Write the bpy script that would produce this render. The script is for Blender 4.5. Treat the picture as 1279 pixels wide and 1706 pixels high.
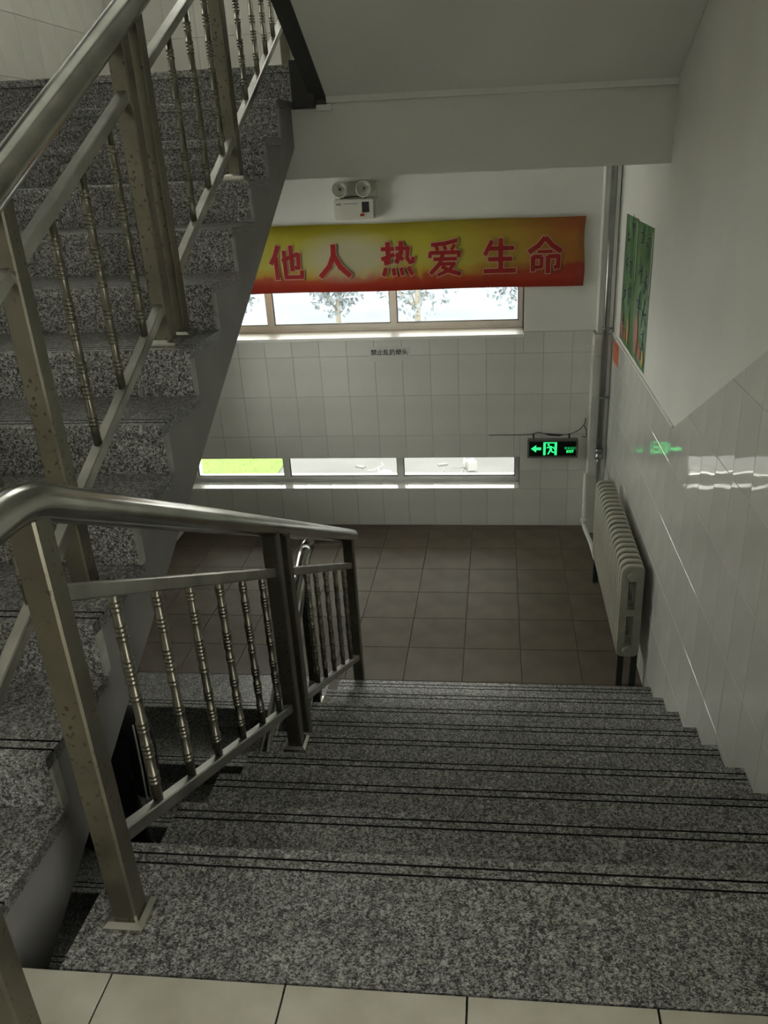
import bpy, bmesh, math, random
from mathutils import Vector, Matrix
random.seed(7)
for o in list(bpy.data.objects): bpy.data.objects.remove(o)
SC = bpy.context.scene
COL = SC.collection
# ------------------------------------------------------------------ camera
CAM_LOC = (-0.774943, -1.268152, 1.383917)
cam = bpy.data.cameras.new('camera'); cam_o = bpy.data.objects.new('camera', cam); COL.objects.link(cam_o)
YAW, PIT, ROL, FPX, PX, PY = -0.115532, -0.419325, -0.045706, 1333.18, 47.93, 1.05
def cam_axes():
    cy, sy, cp, sp = math.cos(YAW), math.sin(YAW), math.cos(PIT), math.sin(PIT)
    f = Vector((sy*cp, cy*cp, sp)); r = Vector((cy, -sy, 0)); u = r.cross(f)
    cr, sr = math.cos(ROL), math.sin(ROL)
    return r*cr+u*sr, u*cr-r*sr, f
_r, _u, _f = cam_axes()
M = Matrix((( _r.x, _u.x, -_f.x, CAM_LOC[0]), (_r.y, _u.y, -_f.y, CAM_LOC[1]), (_r.z, _u.z, -_f.z, CAM_LOC[2]), (0, 0, 0, 1)))
cam_o.matrix_world = M
cam.sensor_fit = 'VERTICAL'; cam.sensor_height = 36; cam.lens = FPX/1706*36
cam.shift_x = -PX/1706; cam.shift_y = PY/1706
cam.clip_start = 0.05; cam.clip_end = 300
SC.camera = cam_o
# ------------------------------------------------------------------ world, lamps, exposure
SKY = 5.5
w = bpy.data.worlds.new('overcast sky'); SC.world = w; w.use_nodes = True
wn = w.node_tree.nodes['Background']; wn.inputs[0].default_value = (1.0, 0.975, 0.88, 1); wn.inputs[1].default_value = SKY
SC.view_settings.view_transform = 'Standard'; SC.view_settings.look = 'None'
SC.view_settings.exposure = 0.55; SC.view_settings.gamma = 1.0; SC.view_settings.use_curve_mapping = False
def area(name, loc, rot, sx, sy, power, col=(1, 1, 1)):
    l = bpy.data.lights.new(name, 'AREA'); l.shape = 'RECTANGLE'; l.size = sx; l.size_y = sy; l.energy = power; l.color = col
    o = bpy.data.objects.new(name, l); COL.objects.link(o); o.location = loc; o.rotation_euler = rot; return o
# ------------------------------------------------------------------ measures (metres, z = 0 is the upper floor, x = 0 the right wall, +y away from the camera)
D = 4.4207; ZL = -1.2747; RA = 1.2747/9
YA = [0.005, .274, .538, .80, 1.074, 1.344, 1.621, 1.908, 2.182]      # nosings of the flight that goes down
XA = -1.603                                                           # its open side
XC = -1.702; TC = .2778; YC0 = -.33; ZC0 = .128                       # flight that goes up
XW = -3.25                                                            # wall on the far side of the other flights
ZU = 1.778                                                            # upper half landing
# ------------------------------------------------------------------ materials
def mat(name, build):
    m = bpy.data.materials.new(name); m.use_nodes = True
    nt = m.node_tree; n = nt.nodes; b = n['Principled BSDF']
    build(nt, n, nt.links, b); return m
def nd(n, t, **k):
    x = n.new(t)
    for a, v in k.items():
        if a in x.inputs.keys() if isinstance(a, str) else False: x.inputs[a].default_value = v
        else: setattr(x, a, v)
    return x
def ramp(n, stops, interp='LINEAR'):
    r = n.new('ShaderNodeValToRGB'); r.color_ramp.interpolation = interp
    e = r.color_ramp.elements
    e[0].position, e[0].color = stops[0][0], (*stops[0][1], 1)
    e[1].position, e[1].color = stops[-1][0], (*stops[-1][1], 1)
    for p, c in stops[1:-1]:
        x = e.new(p); x.color = (*c, 1)
    return r
def g(v): return (v, v, v)
def simple(name, col, rough=.6, metal=0, spec=.5):
    def f(nt, n, l, b):
        b.inputs['Base Color'].default_value = (*col, 1); b.inputs['Roughness'].default_value = rough
        b.inputs['Metallic'].default_value = metal; b.inputs['Specular IOR Level'].default_value = spec
    return mat(name, f)
def mottled(name, c1, c2, scale, rough=.6, bump=0, bscale=None, rnd=0, metal=0, detail=4):
    """two-tone noise colour, optional fine relief, optional small piece-to-piece variation"""
    def f(nt, n, l, b):
        tc = n.new('ShaderNodeTexCoord'); ns = nd(n, 'ShaderNodeTexNoise'); ns.inputs['Scale'].default_value = scale; ns.inputs['Detail'].default_value = detail
        l.new(tc.outputs['Object'], ns.inputs['Vector'])
        r = ramp(n, [(.35, c1), (.65, c2)]); l.new(ns.outputs['Fac'], r.inputs[0])
        out = r.outputs[0]
        if rnd:
            oi = n.new('ShaderNodeObjectInfo'); mr = n.new('ShaderNodeMapRange')
            mr.inputs['To Min'].default_value = 1-rnd; mr.inputs['To Max'].default_value = 1+rnd
            l.new(oi.outputs['Random'], mr.inputs['Value'])
            hs = n.new('ShaderNodeHueSaturation'); l.new(out, hs.inputs['Color']); l.new(mr.outputs[0], hs.inputs['Value']); out = hs.outputs[0]
        l.new(out, b.inputs['Base Color']); b.inputs['Roughness'].default_value = rough; b.inputs['Metallic'].default_value = metal
        if bump:
            nb = n.new('ShaderNodeTexNoise'); nb.inputs['Scale'].default_value = bscale or scale; nb.inputs['Detail'].default_value = 2
            l.new(tc.outputs['Object'], nb.inputs['Vector'])
            bp = n.new('ShaderNodeBump'); bp.inputs['Strength'].default_value = 1; bp.inputs['Distance'].default_value = bump
            l.new(nb.outputs['Fac'], bp.inputs['Height']); l.new(bp.outputs[0], b.inputs['Normal'])
    return mat(name, f)
def granite(name, dark=1.0):
    def f(nt, n, l, b):
        tc = n.new('ShaderNodeTexCoord')
        def noise(s, d=3):
            x = n.new('ShaderNodeTexNoise'); x.inputs['Scale'].default_value = s; x.inputs['Detail'].default_value = d; x.inputs['Roughness'].default_value = .6
            l.new(tc.outputs['Object'], x.inputs['Vector']); return x
        def grains(sc, stretch):
            mp = n.new('ShaderNodeMapping'); mp.inputs['Rotation'].default_value = (.4, .3, .7); mp.inputs['Scale'].default_value = (1, stretch, 1); l.new(tc.outputs['Object'], mp.inputs[0])
            wv = noise(sc*.6, 2); ad = n.new('ShaderNodeVectorMath'); ad.operation = 'MULTIPLY_ADD'; ad.inputs[1].default_value = (.012, .012, .012)
            l.new(wv.outputs['Color'], ad.inputs[0]); l.new(mp.outputs[0], ad.inputs[2])
            x = n.new('ShaderNodeTexVoronoi'); x.inputs['Scale'].default_value = sc; l.new(ad.outputs[0], x.inputs['Vector'])
            sx = n.new('ShaderNodeSeparateColor'); l.new(x.outputs['Color'], sx.inputs[0]); return sx.outputs[0]
        g1, g2 = grains(300, 1.5), grains(150, .7)
        mm = n.new('ShaderNodeMix'); mm.data_type = 'FLOAT'; mm.inputs['Factor'].default_value = .34; l.new(g1, mm.inputs['A']); l.new(g2, mm.inputs['B'])
        r = ramp(n, [(.16, g(.016*dark)), (.36, g(.055*dark)), (.52, (.17*dark, .17*dark, .165*dark)), (.70, (.30*dark, .30*dark, .29*dark)), (.9, (.46*dark, .46*dark, .44*dark))])
        l.new(mm.outputs['Result'], r.inputs[0])
        v = n.new('ShaderNodeTexVoronoi'); v.inputs['Scale'].default_value = 42; v.inputs['Randomness'].default_value = 1
        l.new(tc.outputs['Object'], v.inputs['Vector'])
        rv = ramp(n, [(.0, g(1)), (.2, g(1)), (.32, g(0))]); l.new(v.outputs['Distance'], rv.inputs[0])
        c2 = noise(26, 2); rc = ramp(n, [(.56, g(0)), (.64, g(.75))]); l.new(c2.outputs['Fac'], rc.inputs[0])
        mu = n.new('ShaderNodeMath'); mu.operation = 'MULTIPLY'; l.new(rv.outputs[0], mu.inputs[0]); l.new(rc.outputs[0], mu.inputs[1])
        mx = n.new('ShaderNodeMix'); mx.data_type = 'RGBA'; l.new(mu.outputs[0], mx.inputs['Factor']); l.new(r.outputs[0], mx.inputs['A'])
        mx.inputs['B'].default_value = (.46*dark, .46*dark, .45*dark, 1)
        big = noise(3, 2); rb = ramp(n, [(.3, g(.82)), (.7, g(1.1))]); l.new(big.outputs['Fac'], rb.inputs[0])
        m2 = n.new('ShaderNodeMix'); m2.data_type = 'RGBA'; m2.blend_type = 'MULTIPLY'; m2.inputs['Factor'].default_value = 1
        l.new(mx.outputs['Result'], m2.inputs['A']); l.new(rb.outputs[0], m2.inputs['B'])
        l.new(m2.outputs['Result'], b.inputs['Base Color']); b.inputs['Roughness'].default_value = .32
    return mat(name, f)
def steel(name, base, rough, spots=True, metal=1.0):
    def f(nt, n, l, b):
        tc = n.new('ShaderNodeTexCoord')
        ns = n.new('ShaderNodeTexNoise'); ns.inputs['Scale'].default_value = 7; ns.inputs['Detail'].default_value = 5
        l.new(tc.outputs['Object'], ns.inputs['Vector'])
        r = ramp(n, [(.3, tuple(c*.62 for c in base)), (.7, base)]); l.new(ns.outputs['Fac'], r.inputs[0]); out = r.outputs[0]
        b.inputs['Metallic'].default_value = metal; b.inputs['Roughness'].default_value = rough
        if spots:
            v = n.new('ShaderNodeTexVoronoi'); v.inputs['Scale'].default_value = 62
            wv = n.new('ShaderNodeTexNoise'); wv.inputs['Scale'].default_value = 120; wv.inputs['Detail'].default_value = 3; l.new(tc.outputs['Object'], wv.inputs['Vector'])
            ad = n.new('ShaderNodeVectorMath'); ad.operation = 'MULTIPLY_ADD'; ad.inputs[1].default_value = (.014, .014, .02); l.new(wv.outputs['Color'], ad.inputs[0]); l.new(tc.outputs['Object'], ad.inputs[2]); l.new(ad.outputs[0], v.inputs['Vector'])
            rv = ramp(n, [(.20, g(1)), (.32, g(0))]); l.new(v.outputs['Distance'], rv.inputs[0])
            n2 = n.new('ShaderNodeTexNoise'); n2.inputs['Scale'].default_value = 11; n2.inputs['Detail'].default_value = 3; l.new(tc.outputs['Object'], n2.inputs['Vector'])
            r2 = ramp(n, [(.46, g(0)), (.56, g(1))]); l.new(n2.outputs['Fac'], r2.inputs[0])
            mu = n.new('ShaderNodeMath'); mu.operation = 'MULTIPLY'; l.new(rv.outputs[0], mu.inputs[0]); l.new(r2.outputs[0], mu.inputs[1])
            mx = n.new('ShaderNodeMix'); mx.data_type = 'RGBA'; l.new(mu.outputs[0], mx.inputs['Factor']); l.new(out, mx.inputs['A']); mx.inputs['B'].default_value = (.045, .03, .018, 1)
            out = mx.outputs['Result']
            inv = n.new('ShaderNodeMath'); inv.operation = 'MULTIPLY_ADD'; inv.inputs[1].default_value = -metal; inv.inputs[2].default_value = metal
            l.new(mu.outputs[0], inv.inputs[0]); l.new(inv.outputs[0], b.inputs['Metallic'])
        l.new(out, b.inputs['Base Color'])
    return mat(name, f)
M_granite = granite('speckled granite', 1.3); M_treadend = granite('darker granite edge', .62); M_groove = simple('groove', (.012, .012, .011), .8)  # tread ends use the same granite in a darker tone
M_stringer = mottled('grey stringer paint', (.16, .16, .155), (.21, .21, .2), 4, .55)
M_riseredge = mottled('pale mortar edge', (.26, .26, .24), (.36, .36, .33), 20, .7)
M_band = mottled('dark grey band paint', (.03, .033, .032), (.045, .048, .045), 5, .6)
M_wallpaint = mottled('white wall paint', (.72, .715, .67), (.77, .765, .72), 2.2, .75, .0006, 60)
M_soffit = mottled('white soffit paint', (.70, .70, .66), (.76, .76, .72), 1.5, .8)
M_walltile = mottled('glazed white tile', (.66, .65, .61), (.72, .71, .67), 3, .035, .0032, 2.6, .03)
M_walltile.node_tree.nodes['Principled BSDF'].inputs['Specular IOR Level'].default_value = .75
M_grout = simple('grey grout', (.22, .21, .19), .9)
M_floortile = mottled('brown floor tile', (.095, .075, .054), (.135, .107, .079), 5, .55, .0004, 90, .07)
M_beigetile = mottled('beige floor tile', (.50, .48, .395), (.65, .63, .545), 7, .35, .0003, 60, .03)
M_floorgrout = simple('dark floor grout', (.05, .045, .04), .9)
M_steel = steel('stainless steel tube', (.58, .57, .53), .2, False)
M_post = steel('stained steel post', (.205, .195, .15), .32, True, .85)
M_bal = steel('dull baluster steel', (.235, .225, .18), .32, False, .95)
M_rail = steel('brushed steel rail', (.56, .55, .51), .33, False)
M_chrome = steel('bright steel cover', (.66, .65, .6), .2, False)
M_alu = mottled('cream window frame', (.70, .71, .69), (.78, .79, .77), 8, .4)
M_gasket = simple('black gasket', (.02, .02, .02), .5)
M_sill = mottled('white sill', (.74, .74, .7), (.8, .8, .76), 6, .35)
M_radiator = mottled('chalky radiator paint', (.34, .33, .27), (.42, .41, .34), 9, .5, .0008, 40)
M_pipe = mottled('silver painted pipe', (.26, .26, .25), (.34, .34, .32), 12, .3, 0, None, 0, .8)
M_whitepipe = mottled('white painted casing', (.66, .66, .61), (.72, .72, .67), 5, .6)
M_black = simple('black edge', (.012, .012, .012), .5)
M_white = simple('pale plastic', (.58, .57, .49), .45)
def glass(name, tint=(.97, .99, .99)):
    m = bpy.data.materials.new(name); m.use_nodes = True; nt = m.node_tree; nt.nodes.clear()
    o = nt.nodes.new('ShaderNodeOutputMaterial'); t = nt.nodes.new('ShaderNodeBsdfTransparent'); t.inputs[0].default_value = (*tint, 1)
    gl = nt.nodes.new('ShaderNodeBsdfGlossy'); gl.inputs['Roughness'].default_value = .03
    fr = nt.nodes.new('ShaderNodeFresnel'); fr.inputs[0].default_value = 1.45
    mx = nt.nodes.new('ShaderNodeMixShader'); nt.links.new(fr.outputs[0], mx.inputs[0]); nt.links.new(t.outputs[0], mx.inputs[1]); nt.links.new(gl.outputs[0], mx.inputs[2])
    nt.links.new(mx.outputs[0], o.inputs[0]); return m
M_glass = glass('window glass')
def emit(name, col, s):
    def f(nt, n, l, b):
        b.inputs['Base Color'].default_value = (0, 0, 0, 1); b.inputs['Emission Color'].default_value = (*col, 1); b.inputs['Emission Strength'].default_value = s
    return mat(name, f)
# ------------------------------------------------------------------ helpers
def box(bm, x0, x1, y0, y1, z0, z1, mi=0):
    v = [bm.verts.new(p) for p in ((x0,y0,z0),(x1,y0,z0),(x1,y1,z0),(x0,y1,z0),(x0,y0,z1),(x1,y0,z1),(x1,y1,z1),(x0,y1,z1))]
    for q in ((0,3,2,1),(4,5,6,7),(0,1,5,4),(1,2,6,5),(2,3,7,6),(3,0,4,7)):
        bm.faces.new([v[i] for i in q]).material_index = mi
def prism(bm, pts, axis, a0, a1, mats=None, cap=0):
    """extrude a 2-D outline along x ('x': pts are (y,z)), y ('y': (x,z)) or z ('z': (x,y))"""
    def P(p, a): return (a, p[0], p[1]) if axis == 'x' else (p[0], a, p[1]) if axis == 'y' else (p[0], p[1], a)
    A = [bm.verts.new(P(p, a0)) for p in pts]; B = [bm.verts.new(P(p, a1)) for p in pts]; n = len(pts)
    bm.faces.new(A[::-1]).material_index = cap; bm.faces.new(B).material_index = cap
    for i in range(n):
        f = bm.faces.new((A[i], A[(i+1) % n], B[(i+1) % n], B[i])); f.material_index = mats[i] if mats else 0
def sweep(bm, pts, r, seg=12, closed_ends=True):
    pts = [Vector(p) for p in pts]; rings = []
    t0 = (pts[1]-pts[0]).normalized(); up = Vector((0, 0, 1)) if abs(t0.z) < .9 else Vector((1, 0, 0))
    n0 = (up - t0*up.dot(t0)).normalized()
    for i, p in enumerate(pts):
        t = (pts[min(i+1, len(pts)-1)]-pts[max(i-1, 0)]).normalized()
        n0 = (n0 - t*n0.dot(t)).normalized(); b0 = t.cross(n0)
        rr = r[i] if isinstance(r, (list, tuple)) else r
        rings.append([bm.verts.new(p+(n0*math.cos(a)+b0*math.sin(a))*rr) for a in [2*math.pi*k/seg for k in range(seg)]])
    for A, B in zip(rings, rings[1:]):
        for k in range(seg):
            bm.faces.new((A[k], A[(k+1) % seg], B[(k+1) % seg], B[k])).smooth = True
    if closed_ends: bm.faces.new(rings[0][::-1]); bm.faces.new(rings[-1])
def fillet(pts, rad, n=6):
    """polyline with its corners rounded"""
    P = [Vector(p) for p in pts]; out = [P[0]]
    for a, b, c in zip(P, P[1:], P[2:]):
        u, v = (a-b), (c-b); k = min(rad, u.length*.49, v.length*.49); s, e = b+u.normalized()*k, b+v.normalized()*k
        for i in range(n+1):
            t = i/n; out.append(s*(1-t)**2+b*2*t*(1-t)+e*t*t)
    out.append(P[-1]); return out
def lathe(bm, prof, cx, cy, cz, seg=12, axis='z', mi=0, caps=(1, 1)):
    rings = []
    for r, h in prof:
        ring = []
        for k in range(seg):
            a = 2*math.pi*k/seg; c, s = r*math.cos(a), r*math.sin(a)
            ring.append(bm.verts.new((cx+c, cy+s, cz+h) if axis == 'z' else (cx+c, cy+h, cz+s) if axis == 'y' else (cx+h, cy+c, cz+s)))
        rings.append(ring)
    for A, B in zip(rings, rings[1:]):
        for k in range(seg):
            f = bm.faces.new((A[k], A[(k+1) % seg], B[(k+1) % seg], B[k])); f.smooth = True; f.material_index = mi
    if caps[0]: bm.faces.new(rings[0][::-1]).material_index = mi
    if caps[1]: bm.faces.new(rings[-1]).material_index = mi
def link(name, me, parent=None, loc=None):
    o = bpy.data.objects.new(name, me); COL.objects.link(o)
    if parent is not None:
        o.parent = parent
    if loc is not None: o.location = loc
    return o
def world_loc(o):
    v = Vector((0, 0, 0))
    while o is not None: v = v+Vector(o.location); o = o.parent
    return v
def obj(name, bm, mats, parent=None, origin=None):
    """link one mesh object; the bmesh is in world coordinates, the object's origin goes to ORIGIN (or its parent's)"""
    bmesh.ops.recalc_face_normals(bm, faces=bm.faces)
    base = Vector(origin) if origin is not None else (world_loc(parent) if parent is not None else Vector((0, 0, 0)))
    bmesh.ops.translate(bm, verts=bm.verts, vec=-base)
    me = bpy.data.meshes.new(name); bm.to_mesh(me); bm.free()
    for m in (mats if isinstance(mats, (list, tuple)) else [mats]): me.materials.append(m)
    o = bpy.data.objects.new(name, me); COL.objects.link(o)
    if parent is not None:
        o.parent = parent; o.location = base-world_loc(parent)
    else: o.location = base
    return o
def thing(name, label, cat, loc=(0, 0, 0), group=None):
    o = bpy.data.objects.new(name, None); COL.objects.link(o); o.location = loc; o.empty_display_size = .1
    o['label'] = label; o['category'] = cat
    if group: o['group'] = group
    return o
def tag(o, label, cat, group=None):
    o['label'] = label; o['category'] = cat
    if group: o['group'] = group
    return o
def struct(name, bm, m, label=None):
    o = obj(name, bm, m); o['kind'] = 'structure'
    if label: o['label'] = label
    return o
def bx(*a):
    bm = bmesh.new(); box(bm, *a); return bm
# ---- tiles: convex outline on a plane, thin slab with a small chamfer
def clip(poly, a, b, c):
    """keep the part of a convex 2-D polygon where a*u + b*v <= c"""
    out = []
    for i, p in enumerate(poly):
        q = poly[(i+1) % len(poly)]; fp, fq = a*p[0]+b*p[1]-c, a*q[0]+b*q[1]-c
        if fp <= 0: out.append(p)
        if fp*fq < 0:
            t = fp/(fp-fq); out.append((p[0]+(q[0]-p[0])*t, p[1]+(q[1]-p[1])*t))
    return out
def inset(poly, d):
    n = len(poly); ar = sum(poly[i][0]*poly[(i+1) % n][1]-poly[(i+1) % n][0]*poly[i][1] for i in range(n))/2
    if abs(ar) < 2e-4: return None, 0
    if ar < 0: poly = poly[::-1]
    L = []
    for i in range(n):
        p, q = poly[i], poly[(i+1) % n]; ex, ey = q[0]-p[0], q[1]-p[1]; l = math.hypot(ex, ey)
        if l < 1e-5: continue
        nx, ny = ey/l, -ex/l; L.append((nx, ny, nx*p[0]+ny*p[1]-d))
    out = []
    for i in range(len(L)):
        a, b = L[i-1], L[i]; det = a[0]*b[1]-a[1]*b[0]
        if abs(det) < 1e-6: continue
        out.append(((a[2]*b[1]-a[1]*b[2])/det, (a[0]*b[2]-a[2]*b[0])/det))
    return out, ar
_tile_cache = {}
def tile(name, poly, plane, face, depth, m, parent, joint=.0016, ch=.0012):
    """plane: 'x-' faces -x, 'y-' faces -y, 'z+' faces up, 'x+'; FACE is the coordinate of the tile's face"""
    if len(poly) < 3: return
    cu = sum(p[0] for p in poly)/len(poly); cv = sum(p[1] for p in poly)/len(poly)
    loc = {'x': (face, cu, cv), 'y': (cu, face, cv), 'z': (cu, cv, face)}[plane[0]]
    rel = [(p[0]-cu, p[1]-cv) for p in poly]
    key = (plane, depth, m.name, tuple((round(a, 4), round(b, 4)) for a, b in rel))
    me = _tile_cache.get(key)
    if me is None:
        o1, ar = inset(rel, joint/2)
        if not o1 or len(o1) < 3: return
        o2, _ = inset(o1, ch)
        if not o2 or len(o2) != len(o1): return
        s = 1 if plane[1] == '+' else -1
        def P(p, h):
            return {'x': (s*h, p[0], p[1]), 'y': (p[0], s*h, p[1]), 'z': (p[0], p[1], s*h)}[plane[0]]
        bm = bmesh.new(); n = len(o1)
        A = [bm.verts.new(P(p, -depth)) for p in o1]; B = [bm.verts.new(P(p, -ch)) for p in o1]; Cc = [bm.verts.new(P(p, 0)) for p in o2]
        for X, Y in ((A, B), (B, Cc)):
            for i in range(n): bm.faces.new((X[i], X[(i+1) % n], Y[(i+1) % n], Y[i]))
        bm.faces.new(Cc); bm.faces.new(A[::-1])
        bmesh.ops.recalc_face_normals(bm, faces=bm.faces)
        me = bpy.data.meshes.new(name); bm.to_mesh(me); bm.free(); me.materials.append(m); _tile_cache[key] = me
    o = bpy.data.objects.new(name, me); COL.objects.link(o)
    o.parent = parent; o.location = Vector(loc)-world_loc(parent)
    return o
def minus(rects, hole):
    out = []
    for (a, b, c, d) in rects:
        h0, h1, k0, k1 = hole
        if h1 <= a or h0 >= b or k1 <= c or k0 >= d: out.append((a, b, c, d)); continue
        if a < h0: out.append((a, h0, c, d))
        if h1 < b: out.append((h1, b, c, d))
        x0, x1 = max(a, h0), min(b, h1)
        if c < k0: out.append((x0, x1, c, k0))
        if k1 < d: out.append((x0, x1, k1, d))
    return out
def rp(a, b, c, d): return [(a, c), (b, c), (b, d), (a, d)]
def cuts(lo, hi, phase, step):
    k = math.ceil((lo-phase)/step+1e-6); v = [lo]
    while phase+k*step < hi-1e-6: v.append(phase+k*step); k += 1
    v.append(hi); return v
# ------------------------------------------------------------------ wall with windows at the end
W1 = (-3.22, -.595, .205, .93); W2 = (-3.22, -.611, -.969, -.713); W3 = (-3.22, -.25, 2.72, 4.45)   # x0,x1,z0,z1 openings; the third is unseen, enlarged for its light
TH = .34                                                              # wall thickness
ZTOP = 4.75; ZBOT = -3.05; ZT = .222                                  # top of the tiling
bm = bmesh.new()
rects = [(-3.45, .25, -6.5, ZTOP)]
for h in (W1, W2, W3): rects = minus(rects, h)
for a, b, c, d in rects: box(bm, a, b, D+.008, D+TH, c, d)
wall_far = struct('wall_far', bm, M_wallpaint, 'end wall with two slit windows, white tiled below and painted above')
bm = bmesh.new()                                                      # mortar bed that shows in the tile joints
for a, b, c, d in minus([(XW, -.002, ZL-.05, ZT)], W2):
    for r in minus([(a, b, c, d)], W1): box(bm, r[0], r[1], D+.0025, D+.0085, r[2], r[3])
box(bm, XW, -.002, D+.0025, D+.0085, ZU, 3.0)
obj('mortar_bed', bm, M_grout, wall_far)
rows = [ZL, -.969, -.82, -.5352, -.2265, .072, ZT]
cx = cuts(XW, -.105, -1.2594, .2016)
for z0, z1 in zip(rows, rows[1:]):
    for x0, x1 in zip(cx, cx[1:]):
        rr = minus([(x0, x1, z0, z1)], W2)
        for r in [q for s in rr for q in minus([s], W1)]: tile('wall_tile', rp(*r), 'y-', D, .006, M_walltile, wall_far)
for z0, z1 in ((ZU, 1.822), (1.822, 2.122), (2.122, 2.422), (2.422, 2.722), (2.722, 3.0)):
    for x0, x1 in zip(cuts(XW, -1.5, -1.2594, .2016), cuts(XW, -1.5, -1.2594, .2016)[1:]): tile('wall_tile', rp(x0, x1, z0, z1), 'y-', D, .006, M_walltile, wall_far)
# ------------------------------------------------------------------ wall on the right
ADDED_DOOR = (-2.0, -1.22, 0.0, 2.1)                                         # unseen doorway added beside the camera to let daylight in
bm = bmesh.new()
for a, b, c, d in minus([(-3.0, D+TH, ZBOT, ZTOP)], ADDED_DOOR): box(bm, .008, .25, a, b, c, d)
wall_right = struct('wall_right', bm, M_wallpaint, 'long wall beside the stair, glazed tiles below a sloping edge and white paint above')
SL = .54; YV = 2.2457
def top_at(y): return ZT if y >= YV else min(ZT+SL*(YV-y), 1.55)
YK = YV-(1.55-ZT)/SL                                                  # where the sloping edge meets the level one
bm = bmesh.new(); prism(bm, [(D, ZL-.05), (D, ZT), (YV, ZT), (YK, 1.55), (-1.05, 1.55), (-1.05, -.05), (-.3, -.05), (2.2, ZL-.05)], 'x', .0025, .0085)
obj('mortar_bed', bm, M_grout, wall_right)
rr = [.3626+.3*k for k in range(-6, 5)]; rr = [ZL]+[z for z in rr if ZL+.02 < z < 1.5]+[1.55]
yy = cuts(-1.05, D, 1.094, .2)
def stair_floor(y):
    if y < 0: return 0
    k = sum(1 for v in YA if v < y)
    return -k*RA if k < 9 else ZL
for z0, z1 in zip(rr, rr[1:]):
    for y0, y1 in zip(yy, yy[1:]):
        if z1 < stair_floor(y1)-.02 or z0 > max(top_at(y0), top_at(y1)): continue
        p = rp(y0, y1, z0, z1)
        if y0 < YV:
            if y1 > YV:
                q = clip(p, -1, 0, -YV); q = clip(q, 0, 1, ZT); tile('wall_tile', q, 'x-', 0, .006, M_walltile, wall_right)
                p = clip(p, 1, 0, YV)
            p = clip(p, SL, 1, ZT+SL*YV); p = clip(p, 0, 1, 1.55)
        else: p = clip(p, 0, 1, ZT)
        tile('wall_tile', p, 'x-', 0, .006, M_walltile, wall_right)
bm = bmesh.new(); prism(bm, [(D-.13, ZT), (D-.13, ZT+.012), (YV, ZT+.012), (YV, ZT)], 'x', -.001, .0095)
t1 = struct('trim_1', bm, M_sill, 'thin pale ledge where the landing tiles stop')
# other walls, ceilings
W4 = (2.95, 4.0, -.6, 1.15)                                           # unseen side window added to light the landing: y0, y1, z0, z1
bm = bmesh.new()
W5 = (1.6, 4.28, 2.65, 4.65)                                            # unseen tall side window added to bring light in from above
for a, b, c, d in [q for r in minus([(-3.0, D+.008, ZBOT-.1, ZTOP)], W4) for q in minus([r], W5)]: box(bm, XW-.25, XW-.008, a, b, c, d)
wall_left = struct('wall_left', bm, M_wallpaint, 'wall behind the rising flight, with two unseen side windows added for light')
obj('mortar_bed', bx(XW-.0085, XW-.0025, 2.6, D, ZU, 3.0), M_grout, wall_left)
for z0, z1 in ((ZU, 1.835), (1.835, 2.135), (2.135, 2.435), (2.435, 2.735), (2.735, 3.0)):
    yl = cuts(2.6, D, 2.72, .2)
    for y0, y1 in zip(yl, yl[1:]): tile('wall_tile', rp(y0, y1, z0, z1), 'x+', XW, .006, M_walltile, wall_left)
bm = bmesh.new()
box(bm, XW-.25, .25, -3.2, -3.0, ZBOT-.1, ZTOP)
struct('wall_back', bm, M_wallpaint, 'wall behind the upper floor')
struct('ceiling', bx(XW-.25, .25, -3.2, D+TH, ZTOP, ZTOP+.15), M_soffit)
bm = bmesh.new(); box(bm, XW-.008, .008, -3.0, .12, 2.86, 3.0)
struct('ceiling', bm, M_soffit, 'ceiling of the upper floor')
# ------------------------------------------------------------------ floors
floor_low = struct('floor', bx(XW-.008, .008, 2.15, D+.008, ZL-.14, ZL-.006), M_floorgrout, 'brown tiled landing between the flights')
FX = cuts(XW, 0, -.6406, .3282); FY = cuts(2.182, D, 4.0197, .3282)
for x0, x1 in zip(FX, FX[1:]):
    for y0, y1 in zip(FY, FY[1:]):
        q = [(x0, x1, y0, y1)]
        if x0 < XC: q = minus(q, (XW-1, XC, 2.0, 2.40))
        for r in q: tile('floor_tile', rp(*r), 'z+', ZL, .006, M_floortile, floor_low, .003, .001)
floor_up = struct('floor', bx(XW-.008, .008, -3.0, -.325, -.2, -.006), M_floorgrout, 'beige tiled floor at the top of the stairs')
for x0, x1 in zip(cuts(XW, 0, -1.497, .3345), cuts(XW, 0, -1.497, .3345)[1:]):
    for y0, y1 in zip(cuts(-1.98, -.307, -.307, .3345), cuts(-1.98, -.307, -.307, .3345)[1:]):
        tile('floor_tile', rp(x0, x1, y0, y1), 'z+', 0, .006, M_beigetile, floor_up, .004, .001)
struct('floor', bx(XW-.008, .008, -3.0, D+.008, ZBOT-.1, ZBOT), M_floortile, 'floor at the foot of the lower flight')
floor_top = struct('floor', bx(XW-.008, -1.56, 2.77, D+.008, 1.6, ZU), M_floortile, 'upper half landing')
obj('landing_slab', bx(-1.555, .008, 2.77, D+.008, 1.62, ZU), M_soffit, floor_top)
struct('trim_2', bx(XW, .008, 2.80, 3.06, 1.303, 1.64), M_soffit, 'white concrete beam under the upper half landing')
struct('trim_3', bx(-1.70, -1.60, 2.72, 2.80, 1.605, ZU+.015), M_black, 'black edge of the upper landing in the gap between flights')  # plain black block set in the gap between the two flights
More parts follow.
